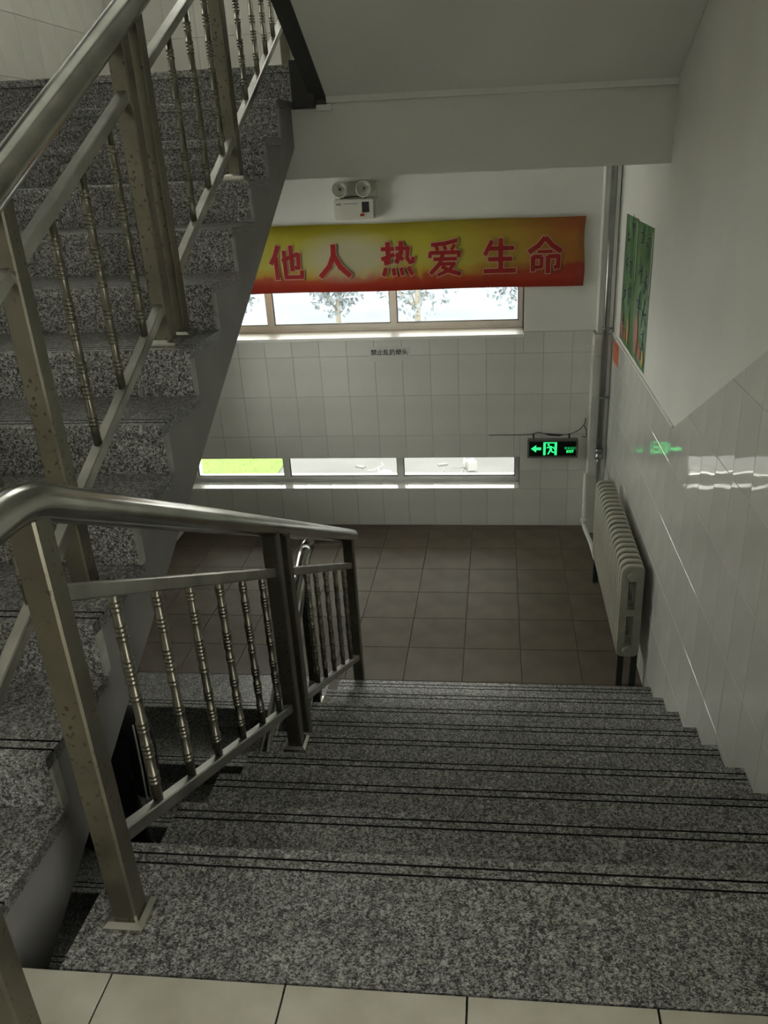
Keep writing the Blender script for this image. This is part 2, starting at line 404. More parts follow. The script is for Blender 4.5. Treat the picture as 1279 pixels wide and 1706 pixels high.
# ------------------------------------------------------------------ flights
def tread_profile(y_edge, y_back, z, d, th=.03, grooves=(.031, .057)):
    """outline of a slab in (y,z): d=+1 the nosing looks to +y, -1 to -y; two grooves near the nosing"""
    pts, mi = [], []
    def a(y, zz, m=0): pts.append((y, zz)); mi.append(m)
    s = -d
    a(y_edge, z-th); a(y_edge, z-.004); a(y_edge+s*.004, z)
    for gr in grooves:  # anti-slip grooves; their black also stands in for recess shade
        w = .0028
        a(y_edge+s*(gr-w), z, 1); a(y_edge+s*(gr-w), z-.005, 1); a(y_edge+s*(gr+w), z-.005, 1); a(y_edge+s*(gr+w), z)
    a(y_back, z); a(y_back, z-th)
    return pts, mi
def flight(name, label, n, nos, zs, d, x0, x1, back0, loc, slab=None, riser_last=None, over=.02, right_side=None):
    """n slabs: nosing y NOS[i], height ZS[i]; d = direction the nosings look to"""
    t = thing(name, label, 'stairs', loc)
    for i in range(n):
        yb = back0 if (i == 0 and d > 0) else None
        if d > 0: yb = back0 if i == 0 else nos[i-1]-.02
        else: yb = (nos[i+1]+.02) if i+1 < n else back0
        pts, mi = tread_profile(nos[i], yb, zs[i], d)
        bm = bmesh.new(); prism(bm, pts, 'x', x0, x1, mi, 2); obj('tread', bm, [M_granite, M_groove, M_treadend], t)
        zlow = (zs[i+1] if i+1 < n else riser_last) if d > 0 else (zs[i-1] if i else riser_last)
        if zlow is not None:
            yr = nos[i]-d*.02
            bm = bmesh.new(); box(bm, x0+(.012 if d < 0 else .004), x1-(.012 if d < 0 else .002), min(yr, yr-d*.02), max(yr, yr-d*.02), zlow-.0, zs[i]-.0305)
            obj('riser', bm, M_granite, t)
    return t
zsA = [-i*RA for i in range(9)]
stA = flight('staircase', 'grey granite flight running down from the beige floor to the brown landing', 9, YA, zsA, 1, XA, -.001, -.305, (-.8, 0, 0), riser_last=ZL+.001)
def slab(parent, cols, bottom, x0, x1, m):
    """stepped slab: COLS = (y0, y1, top z); BOTTOM(y) = its underside"""
    bm = bmesh.new()
    for y0, y1, zt in cols: prism(bm, [(y0, bottom(y0)), (y1, bottom(y1)), (y1, zt), (y0, zt)], 'x', x0, x1)
    return obj('flight_slab', bm, m, parent)
yA = [-.305]+[y-.041 for y in YA]
slab(stA, [(yA[i], yA[i+1], zsA[i]-.031) for i in range(9)], lambda y: -.2-(ZL*-1-.06)*(y+.305)/(2.141+.305), XA+.02, -.002, M_stringer)
# rising flight
zsC = [ZC0+.15*m for m in range(12)]; nosC = [YC0+TC*m for m in range(12)]
stC = flight('staircase', 'grey granite flight climbing to the upper landing behind a painted stringer', 12, nosC, zsC, -1, XW+.002, XC, 3.03, (-2.4, YC0, 0), riser_last=0.0)
yC = [y+.041 for y in nosC]+[2.775]
slab(stC, [(yC[m], yC[m+1], zsC[m]-.031) for m in range(12)]+[(-.305, yC[0], -.02)], lambda y: .024+.538*(y-.145), XW+.002, XC-.02, M_stringer)
# painted side strips seen beside each riser end
for m in range(12):
    zlow = zsC[m-1] if m else .0
    yr = nosC[m]+.02
    bm = bmesh.new(); box(bm, XC-.0115, XC-.004, yr-.002, yr+.022, zlow+.0005, zsC[m]-.031); obj('riser_edge', bm, M_riseredge, stC)
# lower flight
TB = .28
nosB = [2.092-TB*k for k in range(12)][::-1]; zsB = [ZL-RA*k for k in range(12)][::-1]
stB = flight('staircase', 'shaded granite flight going on down from the brown landing to the floor below', 12, nosB, zsB, -1, XW+.002, XC, 2.398, (-2.4, 0, ZBOT), riser_last=ZBOT+.001)
yB = [y+.041 for y in nosB]+[2.145]
slab(stB, [(yB[m], yB[m+1], zsB[m]-.031) for m in range(12)], lambda y: max(ZBOT+.001, ZL-.3-.506*(2.14-y)), XW+.002, XC-.02, M_stringer)
# flight overhead: only its underside and edge can be seen
stE = thing('staircase', 'flight overhead seen from below as a smooth sloping soffit with a dark edge', 'stairs', (-.8, 2.8, 1.63))
ES = .529; sof = lambda y: 1.63+ES*(2.8-y)
slab(stE, [(2.73-.271*(k+1), 2.73-.271*k, ZU+RA*(k+1)) for k in range(9)]+[(2.73, 2.80, ZU), (.05, 2.73-.271*9, ZU+RA*9)], sof, -1.555, .006, M_soffit)
bm = bmesh.new(); prism(bm, [(2.80, sof(2.8)-.012), (2.80, sof(2.8)+.17), (.05, sof(.05)+.17), (.05, sof(.05)-.012)], 'x', -1.625, -1.555); obj('edge_band', bm, M_band, stE)
bm = bmesh.new(); box(bm, -1.598, -1.53, 2.745, 2.799, 1.588, 1.612); obj('drip_block', bm, M_soffit, stE)
# ------------------------------------------------------------------ railings
def post(parent, x, y, z0, z1, h=.025, m=None, cover=True):
    c = .004; k = h
    bm = bmesh.new(); prism(bm, [(x-k+c, y-k), (x+k-c, y-k), (x+k, y-k+c), (x+k, y+k-c), (x+k-c, y+k), (x-k+c, y+k), (x-k, y+k-c), (x-k, y-k+c)], 'z', z0, z1)
    o = obj('post', bm, m or M_post, parent, (x, y, z0))
    if cover:
        e = h+.016; bm = bmesh.new()
        lo = [(x-e, y-e), (x+e, y-e), (x+e, y+e), (x-e, y+e)]; f = h+.006
        hi = [(x-f, y-f), (x+f, y-f), (x+f, y+f), (x-f, y+f)]
        a = [bm.verts.new((*p, z0)) for p in lo]; b = [bm.verts.new((*p, z0+.012)) for p in lo]; c_ = [bm.verts.new((*p, z0+.02)) for p in hi]
        for X, Y in ((a, b), (b, c_)):
            for i in range(4): bm.faces.new((X[i], X[(i+1) % 4], Y[(i+1) % 4], Y[i]))
        bm.faces.new(a[::-1]); bm.faces.new(c_)
        obj('base_cover', bm, M_chrome, o)
    return o
def bar(parent, name, x, y0, z0, y1, z1, hw=.015, hh=.017):
    bm = bmesh.new(); c = .003
    prism(bm, [(y0, z0-hh), (y1, z1-hh), (y1, z1+hh), (y0, z0+hh)], 'x', x-hw, x+hw)
    bmesh.ops.bevel(bm, geom=[e for e in bm.edges], offset=.003, segments=1, affect='EDGES')
    return obj(name, bm, M_rail, parent)
def baluster_mesh(L):
    prof = [(.0105, 0), (.0105, .05)]
    h = .05; seq = [('ring', 3), ('plain', .04), ('ring', 4), ('plain', .024), ('ring', 3), ('plain', .05), ('ring', 2), ('plain', .02), ('ring', 3)]
    i = 0
    while h < L-.05:
        kind, v = seq[i % len(seq)]; i += 1
        if kind == 'plain':
            h += v
            if h > L-.03: break
            prof.append((.0108, h))
        else:
            for _ in range(v):
                prof += [(.0106, h+.001), (.0130, h+.003), (.0130, h+.007), (.0106, h+.009)]; h += .0105
    prof += [(.0108, L)]
    bm = bmesh.new(); lathe(bm, prof, 0, 0, 0, 10)
    me = bpy.data.meshes.new('baluster'); bmesh.ops.recalc_face_normals(bm, faces=bm.faces); bm.to_mesh(me); bm.free(); me.materials.append(M_bal); return me
BAL = baluster_mesh(.545)
def balusters(parent, x, ys, zf):
    for y in ys:
        o = link('baluster', BAL, parent, Vector((x, y, zf(y)-.004))-world_loc(parent)); o.rotation_euler.z = random.uniform(0, 6)
# descending railing
xa = -1.508
railA = thing('stair_railing', 'steel railing along the flight down, with ringed balusters and square posts', 'railing', (xa, -.17, 0))
hA = lambda y: .907-.508*(y+.163)
botA = lambda y: hA(y)-.712; midA = lambda y: hA(y)-.168
HR = .033
pathA = fillet([(-1.655, -.49, hA(-.19)), (xa, -.49, hA(-.19)), (xa, -.19, hA(-.19)), (xa, 2.375, hA(2.375)), (-1.725, 2.375, hA(2.375)-.01), (-1.725, 2.24, hA(2.375)-.012)], .06, 8)
bm = bmesh.new(); sweep(bm, pathA, HR, 16); obj('handrail', bm, M_steel, railA)
post(railA, xa-.004, -.185, 0, hA(-.17)-.02)
post(railA, xa+.004, 1.0, -4*RA, hA(1.0)-.02); post(railA, xa+.004, 1.115, -5*RA, hA(1.115)-.02)
post(railA, xa, 2.225, ZL, hA(2.225)-.02)
post(railA, -1.575, -.465, 0, hA(-.19)-.02)
for f, nm in ((midA, 'middle_rail'), (botA, 'bottom_rail')):
    bar(railA, nm, xa, -.165, f(-.165), .985, f(.985)); bar(railA, nm, xa, 1.13, f(1.13), 2.21, f(2.21))
bt = lambda y: botA(y)+.017
balusters(railA, xa, (.005, .176, .346, .525, .70, .872), bt); balusters(railA, xa, (1.27, 1.40, 1.535, 1.70, 1.88, 2.06)[1:], bt)
# rising railing
xc = -1.80
railC = thing('stair_railing', 'steel railing along the flight that climbs to the upper landing', 'railing', (xc, .40, .4))
hC = lambda y: 1.395+.51*(y-.45)
botC = lambda y: .741+.51*(y-.6)-.017; midC = lambda y: 1.285+.505*(y-.6)+.017
pathC = fillet([(-1.655, -.49, hA(-.19)), (xc, -.49, hA(-.19)), (xc, -.43, hC(-.46)), (xc, 3.14, hC(3.14)), (-1.62, 3.2, hC(3.14)+.02)], .06, 8)
bm = bmesh.new(); sweep(bm, pathC, .037, 16); obj('handrail', bm, M_steel, railC)
for y, m in ((-.40, -1), (.40, 2), (1.14, 5), (1.262, 5), (2.07, 8), (3.13, 99)):
    post(railC, xc, y, 0 if m < 0 else ZU if m == 99 else zsC[m], hC(y)-.02, .025)
for y0, y1 in ((-.38, .38), (.42, 1.12), (1.28, 2.05), (2.09, 3.11)):
    bar(railC, 'bottom_rail', xc, y0, botC(y0), y1, botC(y1)); bar(railC, 'middle_rail', xc, y0, midC(y0), y1, midC(y1))
balusters(railC, xc, (-.23, -.03, .171, .60, .79, .988, 1.53, 1.725, 1.932, 2.33, 2.55, 2.725, 2.89), lambda y: botC(y)+.017)
# lower railing
xb = -1.725
railB = thing('stair_railing', 'steel railing of the lower flight, starting beside the brown landing', 'railing', (xb, 2.17, ZL))
hB = lambda y: -.40+.512*(y-2.2)
pathB = fillet([(xb, 2.235, hA(2.375)-.012), (xb, 2.19, hB(2.2)), (xb, -.6, hB(-.6))], .05, 6)
bm = bmesh.new(); sweep(bm, pathB, HR, 16); obj('handrail', bm, M_steel, railB)
post(railB, xb-.01, 2.165, ZL, hB(2.165)-.02); 
for k in (4, 7): post(railB, xb-.04, nosB[11-k]+.12, zsB[11-k], hB(nosB[11-k]+.12)-.02)
for y0, y1 in ((1.12, 2.14), (.28, 1.06)):
    bar(railB, 'middle_rail', xb-.02, y0, hB(y0)-.168, y1, hB(y1)-.168); bar(railB, 'bottom_rail', xb-.02, y0, hB(y0)-.70, y1, hB(y1)-.70)
balusters(railB, xb-.02, (1.98, 1.81, 1.64, 1.47, 1.30, .9, .72, .54), lambda y: hB(y)-.683)
# ------------------------------------------------------------------ windows
def window(name, W, yf, fb, muls, sill_tiles, label):
    """frame at depth YF, FB = frame bar height at the bottom, MULS = mullion centres"""
    x0, x1, z0, z1 = W
    bm = bmesh.new(); box(bm, x0, x1, D+.004, yf, z0-.006, z0+.004) ; wdw = struct(name, bm, M_sill, label)
    def part(nm, *a, m=M_alu): return obj(nm, bx(*a), m, wdw)
    d = .055
    fr = bmesh.new()
    box(fr, x0, x1, yf, yf+d, z0, z0+fb); box(fr, x0, x1, yf, yf+d, z1-.035, z1); box(fr, x1-.03, x1, yf, yf+d, z0+fb, z1-.035); box(fr, x0, x0+.03, yf, yf+d, z0+fb, z1-.035)
    frame = obj('frame', fr, M_alu, wdw)
    obj('frame_lip', bx(x0, x1, yf-.012, yf-.0005, z0+.0065, z0+fb*.42), M_alu, frame)
    edges = [x0+.03]+[e for m in muls for e in (m-.024, m+.024)]+[x1-.03]
    for m in muls: part('mullion', m-.024, m+.024, yf-.002, yf+d, z0+fb, z1-.035)
    for a, b in zip(edges[::2], edges[1::2]):
        bm = bmesh.new(); t = .006
        box(bm, a, b, yf+.012, yf+.03, z0+fb, z0+fb+t); box(bm, a, b, yf+.012, yf+.03, z1-.035-t, z1-.035); box(bm, a, a+t, yf+.012, yf+.03, z0+fb+t, z1-.035-t); box(bm, b-t, b, yf+.012, yf+.03, z0+fb+t, z1-.035-t)
        obj('gasket', bm, M_gasket, wdw)
        obj('pane', bx(a+t, b-t, yf+.018, yf+.023, z0+fb+t, z1-.035-t), M_glass, wdw)
    if sill_tiles:
        c = cuts(x0, x1, -1.2594-.012, .2016)
        for a, b in zip(c, c[1:]): tile('sill_tile', rp(a, b, D, yf-.013), 'z+', z0+.006, .006, M_walltile, wdw)
    else: 
        obj('sill_nose', bx(x0, x1+.004, D-.012, D+.003, z0-.016, z0+.004), M_sill, wdw)
    # painted reveals
    obj('reveal', bx(x1, x1+.003, D+.009, yf, z0, z1), M_wallpaint, wdw)
    return wdw
window('window_1', W1, D+.25, .052, [-3.40+.0, -2.47, -1.54][1:], False, 'upper slit window with pale frame, banner hung over its top')
window('window_2', W2, D+.16, .04, [-2.45, -1.535], True, 'lower slit window with tiled sill near the landing floor')
window('window_3', W3, D+.25, .05, [-2.47, -1.54, -.8], False, 'unseen window of the upper half landing, enlarged for its light')
for nm, W, lab in (('added_window_4', W4, 'unseen side window added to light the landing'), ('added_window_5', W5, 'unseen side window added for light above the rising flight')):
  bm = bmesh.new(); a, b, c, d = W; xm = XW-.2
  for q in ((a, b, c, c+.05), (a, b, d-.05, d), (a, a+.05, c+.05, d-.05), (b-.05, b, c+.05, d-.05), ((a+b)/2-.025, (a+b)/2+.025, c+.05, d-.05)): box(bm, xm, xm+.05, *q)
  w4 = struct(nm, bm, M_alu, lab)
  for y0, y1 in ((a+.05, (a+b)/2-.025), ((a+b)/2+.025, b-.05)): obj('pane', bx(xm+.02, xm+.025, y0, y1, c+.05, d-.05), M_glass, w4)
# ------------------------------------------------------------------ corner casing and pipes
cas = thing('pipe_casing', 'white boxed casing in the corner, tiled below and painted above', 'casing', (-.06, D-.06, ZL))
obj('casing_box', bx(-.098, -.0005, D-.115, D+.007, ZT, 1.62), M_whitepipe, cas)
bm = bmesh.new(); prism(bm, [(-.116, D-.13), (-.0005, D-.13), (-.0005, D+.001), (-.116, D+.001)], 'z', ZL+.001, ZT-.001); obj('mortar_core', bm, M_grout, cas)
for z0, z1 in zip(rows, rows[1:]):
    tile('casing_tile', rp(-.122, -.001, z0, z1), 'y-', D-.136, .006, M_walltile, cas)
    tile('casing_tile', rp(D-.136, D-.001, z0, z1), 'x-', -.122, .006, M_walltile, cas)
px_, py_ = -.052, D-.172
pipe = thing('heating_pipe', 'silver riser pipe running down the corner into the radiator', 'pipe', (px_, py_, -.7))
bm = bmesh.new(); sweep(bm, [(px_, py_, 1.70), (px_, py_, -.58)], .021, 12); obj('pipe', bm, M_pipe, pipe)
for z in (.26, -.22):
    bm = bmesh.new(); lathe(bm, [(.0215, 0), (.026, .002), (.026, .016), (.0215, .018)], px_, py_, z, 12); box(bm, px_+.02, px_+.045, py_-.006, py_+.006, z+.002, z+.016); obj('clip', bm, M_pipe, pipe)
bm = bmesh.new(); lathe(bm, [(.021, 0), (.03, .006), (.03, .03), (.022, .036), (.022, .05), (.03, .056), (.03, .075), (.021, .08)], px_, py_, -.665, 14); obj('union_nut', bm, M_pipe, pipe)
bm = bmesh.new(); sweep(bm, fillet([(px_, py_, -.58), (px_, py_, -.7), (-.095, 3.85, -.7), (-.095, 3.60, -.62)], .05, 6), .018, 12); obj('branch', bm, M_pipe, pipe)
rp2 = thing('return_pipe', 'thin pale return pipe with an elbow at the foot of the corner casing', 'pipe', (-.135, D-.15, ZL))
bm = bmesh.new(); sweep(bm, fillet([(-.135, D-.160, -.78), (-.135, D-.160, ZL+.075), (-.10, D-.36, ZL+.03), (-.095, 3.68, ZL+.045), (-.095, 3.60, ZL+.24)], .05, 6), .016, 10); obj('pipe', bm, M_whitepipe, rp2)
bm = bmesh.new(); lathe(bm, [(.016, 0), (.024, .004), (.024, .03), (.016, .034)], -.135, D-.160, ZL+.10, 12); obj('elbow_collar', bm, M_whitepipe, rp2)
# ------------------------------------------------------------------ radiator
RY0, RY1, RZ0, RZ1 = 2.36, 3.56, -1.085, -.545
rad = thing('radiator', 'old cast iron column radiator with chalky paint below the green posters', 'radiator', (-.1, RY0, RZ0))
NS = 20; pit = (RY1-RY0)/NS
def section_bm():
    """one section in local coordinates: two columns joined at top and bottom by hollow hubs"""
    bm = bmesh.new(); xf, xb_ = -.152, -.035; h = .5*pit*.66
    out = []; n = 6; rt = .03
    H = RZ1-RZ0
    def arc(cx, cz, r, a0, a1): return [(cx+r*math.cos(math.radians(a0+(a1-a0)*i/n)), cz+r*math.sin(math.radians(a0+(a1-a0)*i/n))) for i in range(n+1)]
    outer = arc(xf+.045, H-.045, .045, 180, 90)+arc(xb_-.03, H-.03, .03, 90, 0)+arc(xb_-.03, .03, .03, 0, -90)+arc(xf+.03, .03, .03, 270, 180)
    cx = (xf+xb_)/2
    # shell: outline at the flanks narrower than in the middle
    def ring(s, y): return [bm.verts.new((cx+(x-cx)*s, y, H/2+(z-H/2)*(1-(1-s)*.28))) for x, z in outer]
    R0 = ring(.94, -h); R1 = ring(1, -h*.55); R2 = ring(1, h*.55); R3 = ring(.94, h); m = len(outer)
    def inner(y): 
        res = []
        for (a, b) in ((.075, H*.5-.02), (H*.5+.02, H-.085)):
            res.append([bm.verts.new(p) for p in ((cx-.019, y, a), (cx+.019, y, a), (cx+.019, y, b), (cx-.019, y, b))])
        return res
    for A, B in ((R0, R1), (R1, R2), (R2, R3)):
        for i in range(m): bm.faces.new((A[i], A[(i+1) % m], B[(i+1) % m], B[i])).smooth = True
    I0 = inner(-h); I3 = inner(h)
    for R, I, fl in ((R0, I0, 1), (R3, I3, 0)):
        # flank with two slots, bridged by triangulated fill
        es = []
        for loop in [R]+I:
            for i in range(len(loop)):
                e = bm.edges.get((loop[i], loop[(i+1) % len(loop)])) or bm.edges.new((loop[i], loop[(i+1) % len(loop)])); es.append(e)
        bmesh.ops.triangle_fill(bm, use_beauty=True, use_dissolve=False, edges=es)
    for a, b in zip(I0, I3):
        for i in range(4): bm.faces.new((a[i], a[(i+1) % 4], b[(i+1) % 4], b[i]))
    # hubs
    for hz in (.045, H-.055): lathe(bm, [(.024, -h-pit*.2), (.024, h+pit*.2)], cx, 0, hz, 12, 'y')
    return bm
bm = section_bm(); bmesh.ops.recalc_face_normals(bm, faces=bm.faces); me = bpy.data.meshes.new('section'); bm.to_mesh(me); bm.free(); me.materials.append(M_radiator)
for k in range(NS): link('section', me, rad, Vector((0, RY0+pit*(k+.5), RZ0))-Vector(rad.location))
for hz in (.045, RZ1-RZ0-.055):
    bm = bmesh.new(); lathe(bm, [(.021, -.012), (.024, -.008), (.024, .006), (.021, .008)], -.1, RY0, RZ0+hz, 12, 'y'); obj('end_plug', bm, M_radiator, rad)
for y in (RY0+pit*.5, RY1-pit*.5):
    for x in (-.125, -.055):
        bm = bmesh.new(); prism(bm, [(x-.016, y-.014), (x+.016, y-.014), (x+.016, y+.014), (x-.016, y+.014)], 'z', ZL, RZ0+.03); obj('foot', bm, M_band, rad)
# ------------------------------------------------------------------ writing and pictures
def text_mesh(s, size, bold=0.0, ext=.0008):
    cu = bpy.data.curves.new('lettering', 'FONT'); cu.body = s; cu.size = size; cu.align_x = 'CENTER'; cu.align_y = 'CENTER'; cu.offset = bold; cu.extrude = ext; cu.resolution_u = 2
    o = bpy.data.objects.new('lettering', cu); COL.objects.link(o)
    dg = bpy.context.evaluated_depsgraph_get(); dg.update()
    me = bpy.data.meshes.new_from_object(o.evaluated_get(dg)); bpy.data.objects.remove(o)
    if len(me.vertices):                                             # recentre on the real outline
        xs_ = [v.co.x for v in me.vertices]; ys_ = [v.co.y for v in me.vertices]
        cxx, cyy = (min(xs_)+max(xs_))/2, (min(ys_)+max(ys_))/2
        for v in me.vertices: v.co.x -= cxx; v.co.y -= cyy
    me.materials.clear(); return me
def lettering(s, size, parent, loc, m, face='y-', bold=0, ext=.0008, name='lettering', stretch=1.0):
    me = text_mesh(s, size, bold, ext); me.materials.append(m)
    o = link(name, me, parent, Vector(loc)-world_loc(parent))
    o.rotation_euler = (math.pi/2, 0, 0) if face == 'y-' else (math.pi/2, 0, -math.pi/2)
    o.scale = (stretch, 1, 1); return o
BZ0, BZ1, BX0, BX1 = .532, .978, -3.4+.18, -.20
def banner_mat(nt, n, l, b):
    tc = n.new('ShaderNodeTexCoord'); sp = n.new('ShaderNodeSeparateXYZ'); l.new(tc.outputs['Generated'], sp.inputs[0])
    ns = n.new('ShaderNodeTexNoise'); ns.inputs['Scale'].default_value = 5; ns.inputs['Detail'].default_value = 4
    mp = n.new('ShaderNodeMapping'); mp.inputs['Scale'].default_value = (3.2, 1, .55); l.new(tc.outputs['Generated'], mp.inputs[0]); l.new(mp.outputs[0], ns.inputs['Vector'])
    ma = n.new('ShaderNodeMath'); ma.operation = 'MULTIPLY_ADD'; ma.inputs[1].default_value = .28; l.new(ns.outputs['Fac'], ma.inputs[0]); l.new(sp.outputs['Z'], ma.inputs[2])
    up = ramp(n, [(.24, (0.360, 0.029, 0.014)), (.34, (0.406, 0.064, 0.017)), (.42, (0.464, 0.290, 0.029)), (.55, (0.487, 0.435, 0.070)), (.85, (0.452, 0.400, 0.035)), (1.1, (0.406, 0.348, 0.023))]); l.new(ma.outputs[0], up.inputs[0])
    rt = ramp(n, [(.30, (0.383, 0.032, 0.017)), (.46, (0.336, 0.026, 0.012)), (.52, (0.394, 0.139, 0.020)), (.8, (0.383, 0.151, 0.017)), (1.1, (0.348, 0.087, 0.014))]); l.new(ma.outputs[0], rt.inputs[0])
    fx = ramp(n, [(.70, g(0)), (.97, g(1))]); l.new(sp.outputs['X'], fx.inputs[0])
    mx = n.new('ShaderNodeMix'); mx.data_type = 'RGBA'; l.new(fx.outputs[0], mx.inputs['Factor']); l.new(up.outputs[0], mx.inputs['A']); l.new(rt.outputs[0], mx.inputs['B'])
    # soft pale oval behind the second character
    gd = n.new('ShaderNodeTexGradient'); gd.gradient_type = 'SPHERICAL'; m2 = n.new('ShaderNodeMapping'); m2.vector_type = 'TEXTURE'
    m2.inputs['Location'].default_value = (.47, .5, .52); m2.inputs['Scale'].default_value = (.14, 4, .42); l.new(tc.outputs['Generated'], m2.inputs[0]); l.new(m2.outputs[0], gd.inputs[0])
    gr = ramp(n, [(.0, g(0)), (.6, g(.8))]); l.new(gd.outputs['Fac'], gr.inputs[0])
    m3 = n.new('ShaderNodeMix'); m3.data_type = 'RGBA'; l.new(gr.outputs[0], m3.inputs['Factor']); l.new(mx.outputs['Result'], m3.inputs['A']); m3.inputs['B'].default_value = (.46, .43, .33, 1)
    l.new(m3.outputs['Result'], b.inputs['Base Color']); b.inputs['Roughness'].default_value = .45
M_banner = mat('printed banner', banner_mat)
ban = thing('banner', 'long red and yellow slogan banner hung over the upper window', 'banner', (-1.7, D-.02, BZ0))
bm = bmesh.new(); nx, nz = 48, 5; gv = {}
for i in range(nx+1):
    for j in range(nz+1):
        x = BX0+(BX1-BX0)*i/nx; z = BZ0+(BZ1-BZ0)*j/nz
        gv[i, j] = (x+(.006*math.sin(j*1.3) if i == nx else 0), D-.012-.003*math.sin(x*7+z*5)-.002*math.sin(x*19), z+.003*math.sin(x*5))
def grid_slab(bm, gv, nx, nz, th):
    F = {k: bm.verts.new(v) for k, v in gv.items()}; B = {k: bm.verts.new((v[0], v[1]+th, v[2])) for k, v in gv.items()}
    for i in range(nx):
        for j in range(nz):
            bm.faces.new((F[i, j], F[i+1, j], F[i+1, j+1], F[i, j+1])).smooth = True; bm.faces.new((B[i, j+1], B[i+1, j+1], B[i+1, j], B[i, j]))
    for i in range(nx):
        bm.faces.new((F[i, 0], B[i, 0], B[i+1, 0], F[i+1, 0])); bm.faces.new((F[i, nz], F[i+1, nz], B[i+1, nz], B[i, nz]))
    for j in range(nz):
        bm.faces.new((F[0, j], F[0, j+1], B[0, j+1], B[0, j])); bm.faces.new((F[nx, j], B[nx, j], B[nx, j+1], F[nx, j+1]))
grid_slab(bm, gv, nx, nz, .0015); obj('cloth', bm, M_banner, ban)
M_red = simple('banner red ink', (.33, .01, .01), .5); M_outline = simple('pale outline ink', (.60, .34, .24), .5)
GLYPHS = {   # brush-straight strokes of the six characters in a unit square: (width, points...)
 'he': [(.13,(.27,.98),(.16,.70),(.01,.46)),(.13,(.18,.66),(.18,.0)),(.11,(.36,.55),(.88,.74)),(.12,(.88,.76),(.86,.34),(.74,.34)),(.12,(.45,.84),(.45,.07),(.94,.07),(.96,.26)),(.12,(.66,.98),(.66,.24))],
 'people': [(.15,(.50,.97),(.49,.66),(.34,.34),(.04,.04)),(.15,(.50,.66),(.68,.32),(.97,.05))],
 'warm': [(.11,(.02,.79),(.42,.79)),(.14,(.23,.98),(.23,.42),(.10,.40)),(.11,(.02,.50),(.42,.63)),(.11,(.46,.80),(.83,.80),(.80,.52),(.88,.40),(.97,.42),(.97,.55)),(.13,(.63,.99),(.62,.70),(.46,.38)),(.11,(.46,.64),(.68,.48)),(.12,(.15,.25),(.06,.02)),(.12,(.37,.24),(.40,.03)),(.12,(.60,.25),(.66,.03)),(.12,(.82,.27),(.95,.03))],
 'love': [(.11,(.10,.86),(.50,.89),(.88,.97)),(.10,(.24,.82),(.30,.70)),(.10,(.48,.83),(.54,.71)),(.10,(.80,.86),(.70,.70)),(.11,(.05,.64),(.95,.64)),(.10,(.07,.66),(.05,.50)),(.10,(.93,.66),(.91,.50)),(.10,(.16,.46),(.86,.46)),(.12,(.44,.60),(.36,.34),(.05,.04)),(.10,(.36,.32),(.78,.32),(.62,.14),(.26,.0)),(.12,(.40,.26),(.62,.12),(.97,.02))],
 'live': [(.12,(.28,.92),(.06,.52)),(.12,(.20,.70),(.92,.70)),(.12,(.16,.40),(.86,.40)),(.13,(.02,.07),(.98,.07)),(.14,(.53,.98),(.53,.06))],
 'life': [(.14,(.50,.96),(.30,.74),(.02,.56)),(.14,(.50,.96),(.70,.74),(.98,.56)),(.09,(.28,.57),(.72,.57)),(.12,(.15,.43),(.41,.43)),(.13,(.15,.45),(.15,.02)),(.11,(.40,.43),(.40,.12)),(.10,(.15,.14),(.42,.14)),(.13,(.59,.45),(.59,-.04)),(.12,(.59,.43),(.89,.43),(.88,.14),(.76,.12))],
}
def stroke_glyph(key, cx, cz, size, y, grow, m, name):
    bm = bmesh.new(); w0, h0 = size
    for si, st in enumerate(GLYPHS[key]):
        hw = st[0]*h0*.5+grow; P = [Vector((cx+(p[0]-.5)*w0, cz+(p[1]-.5)*h0)) for p in st[1:]]
        for k, (a, b) in enumerate(zip(P, P[1:])):
            d = (b-a).normalized(); n_ = Vector((-d.y, d.x)); a2 = a-d*(grow if k == 0 else hw*.6); b2 = b+d*(grow if k == len(P)-2 else hw*.6)
            prism(bm, [tuple(a2+n_*hw), tuple(b2+n_*hw), tuple(b2-n_*hw), tuple(a2-n_*hw)], 'y', y-.0006-.00003*(si*3+k), y+.0004)
    return obj(name, bm, m, ban)
for key, x, z in (('he', -2.235, .742), ('people', -1.899, .742), ('warm', -1.46, .742), ('love', -1.134, .742), ('live', -.763, .744), ('life', -.460, .744)):
    stroke_glyph(key, x, z, (.228, .232), D-.0185, .0055, M_outline, 'character_outline')
    stroke_glyph(key, x, z, (.228, .232), D-.0200, 0, M_red, 'character')
# notice in small type on the tiles
note = thing('notice_strip', 'small pale paper strip with one line of black writing on the tiles', 'notice', (-1.55, D-.001, .09))
M_paper = simple('notice paper', (.60, .59, .56), .7); M_ink = simple('black ink', (.02, .02, .02), .7)
obj('paper', bx(-1.70, -1.40, D-.0016, D-.0002, .035, .135), M_paper, note)
lettering('禁止乱扔烟头', .045, note, (-1.553, D-.0022, .098), M_ink, bold=.0006, ext=.0003)
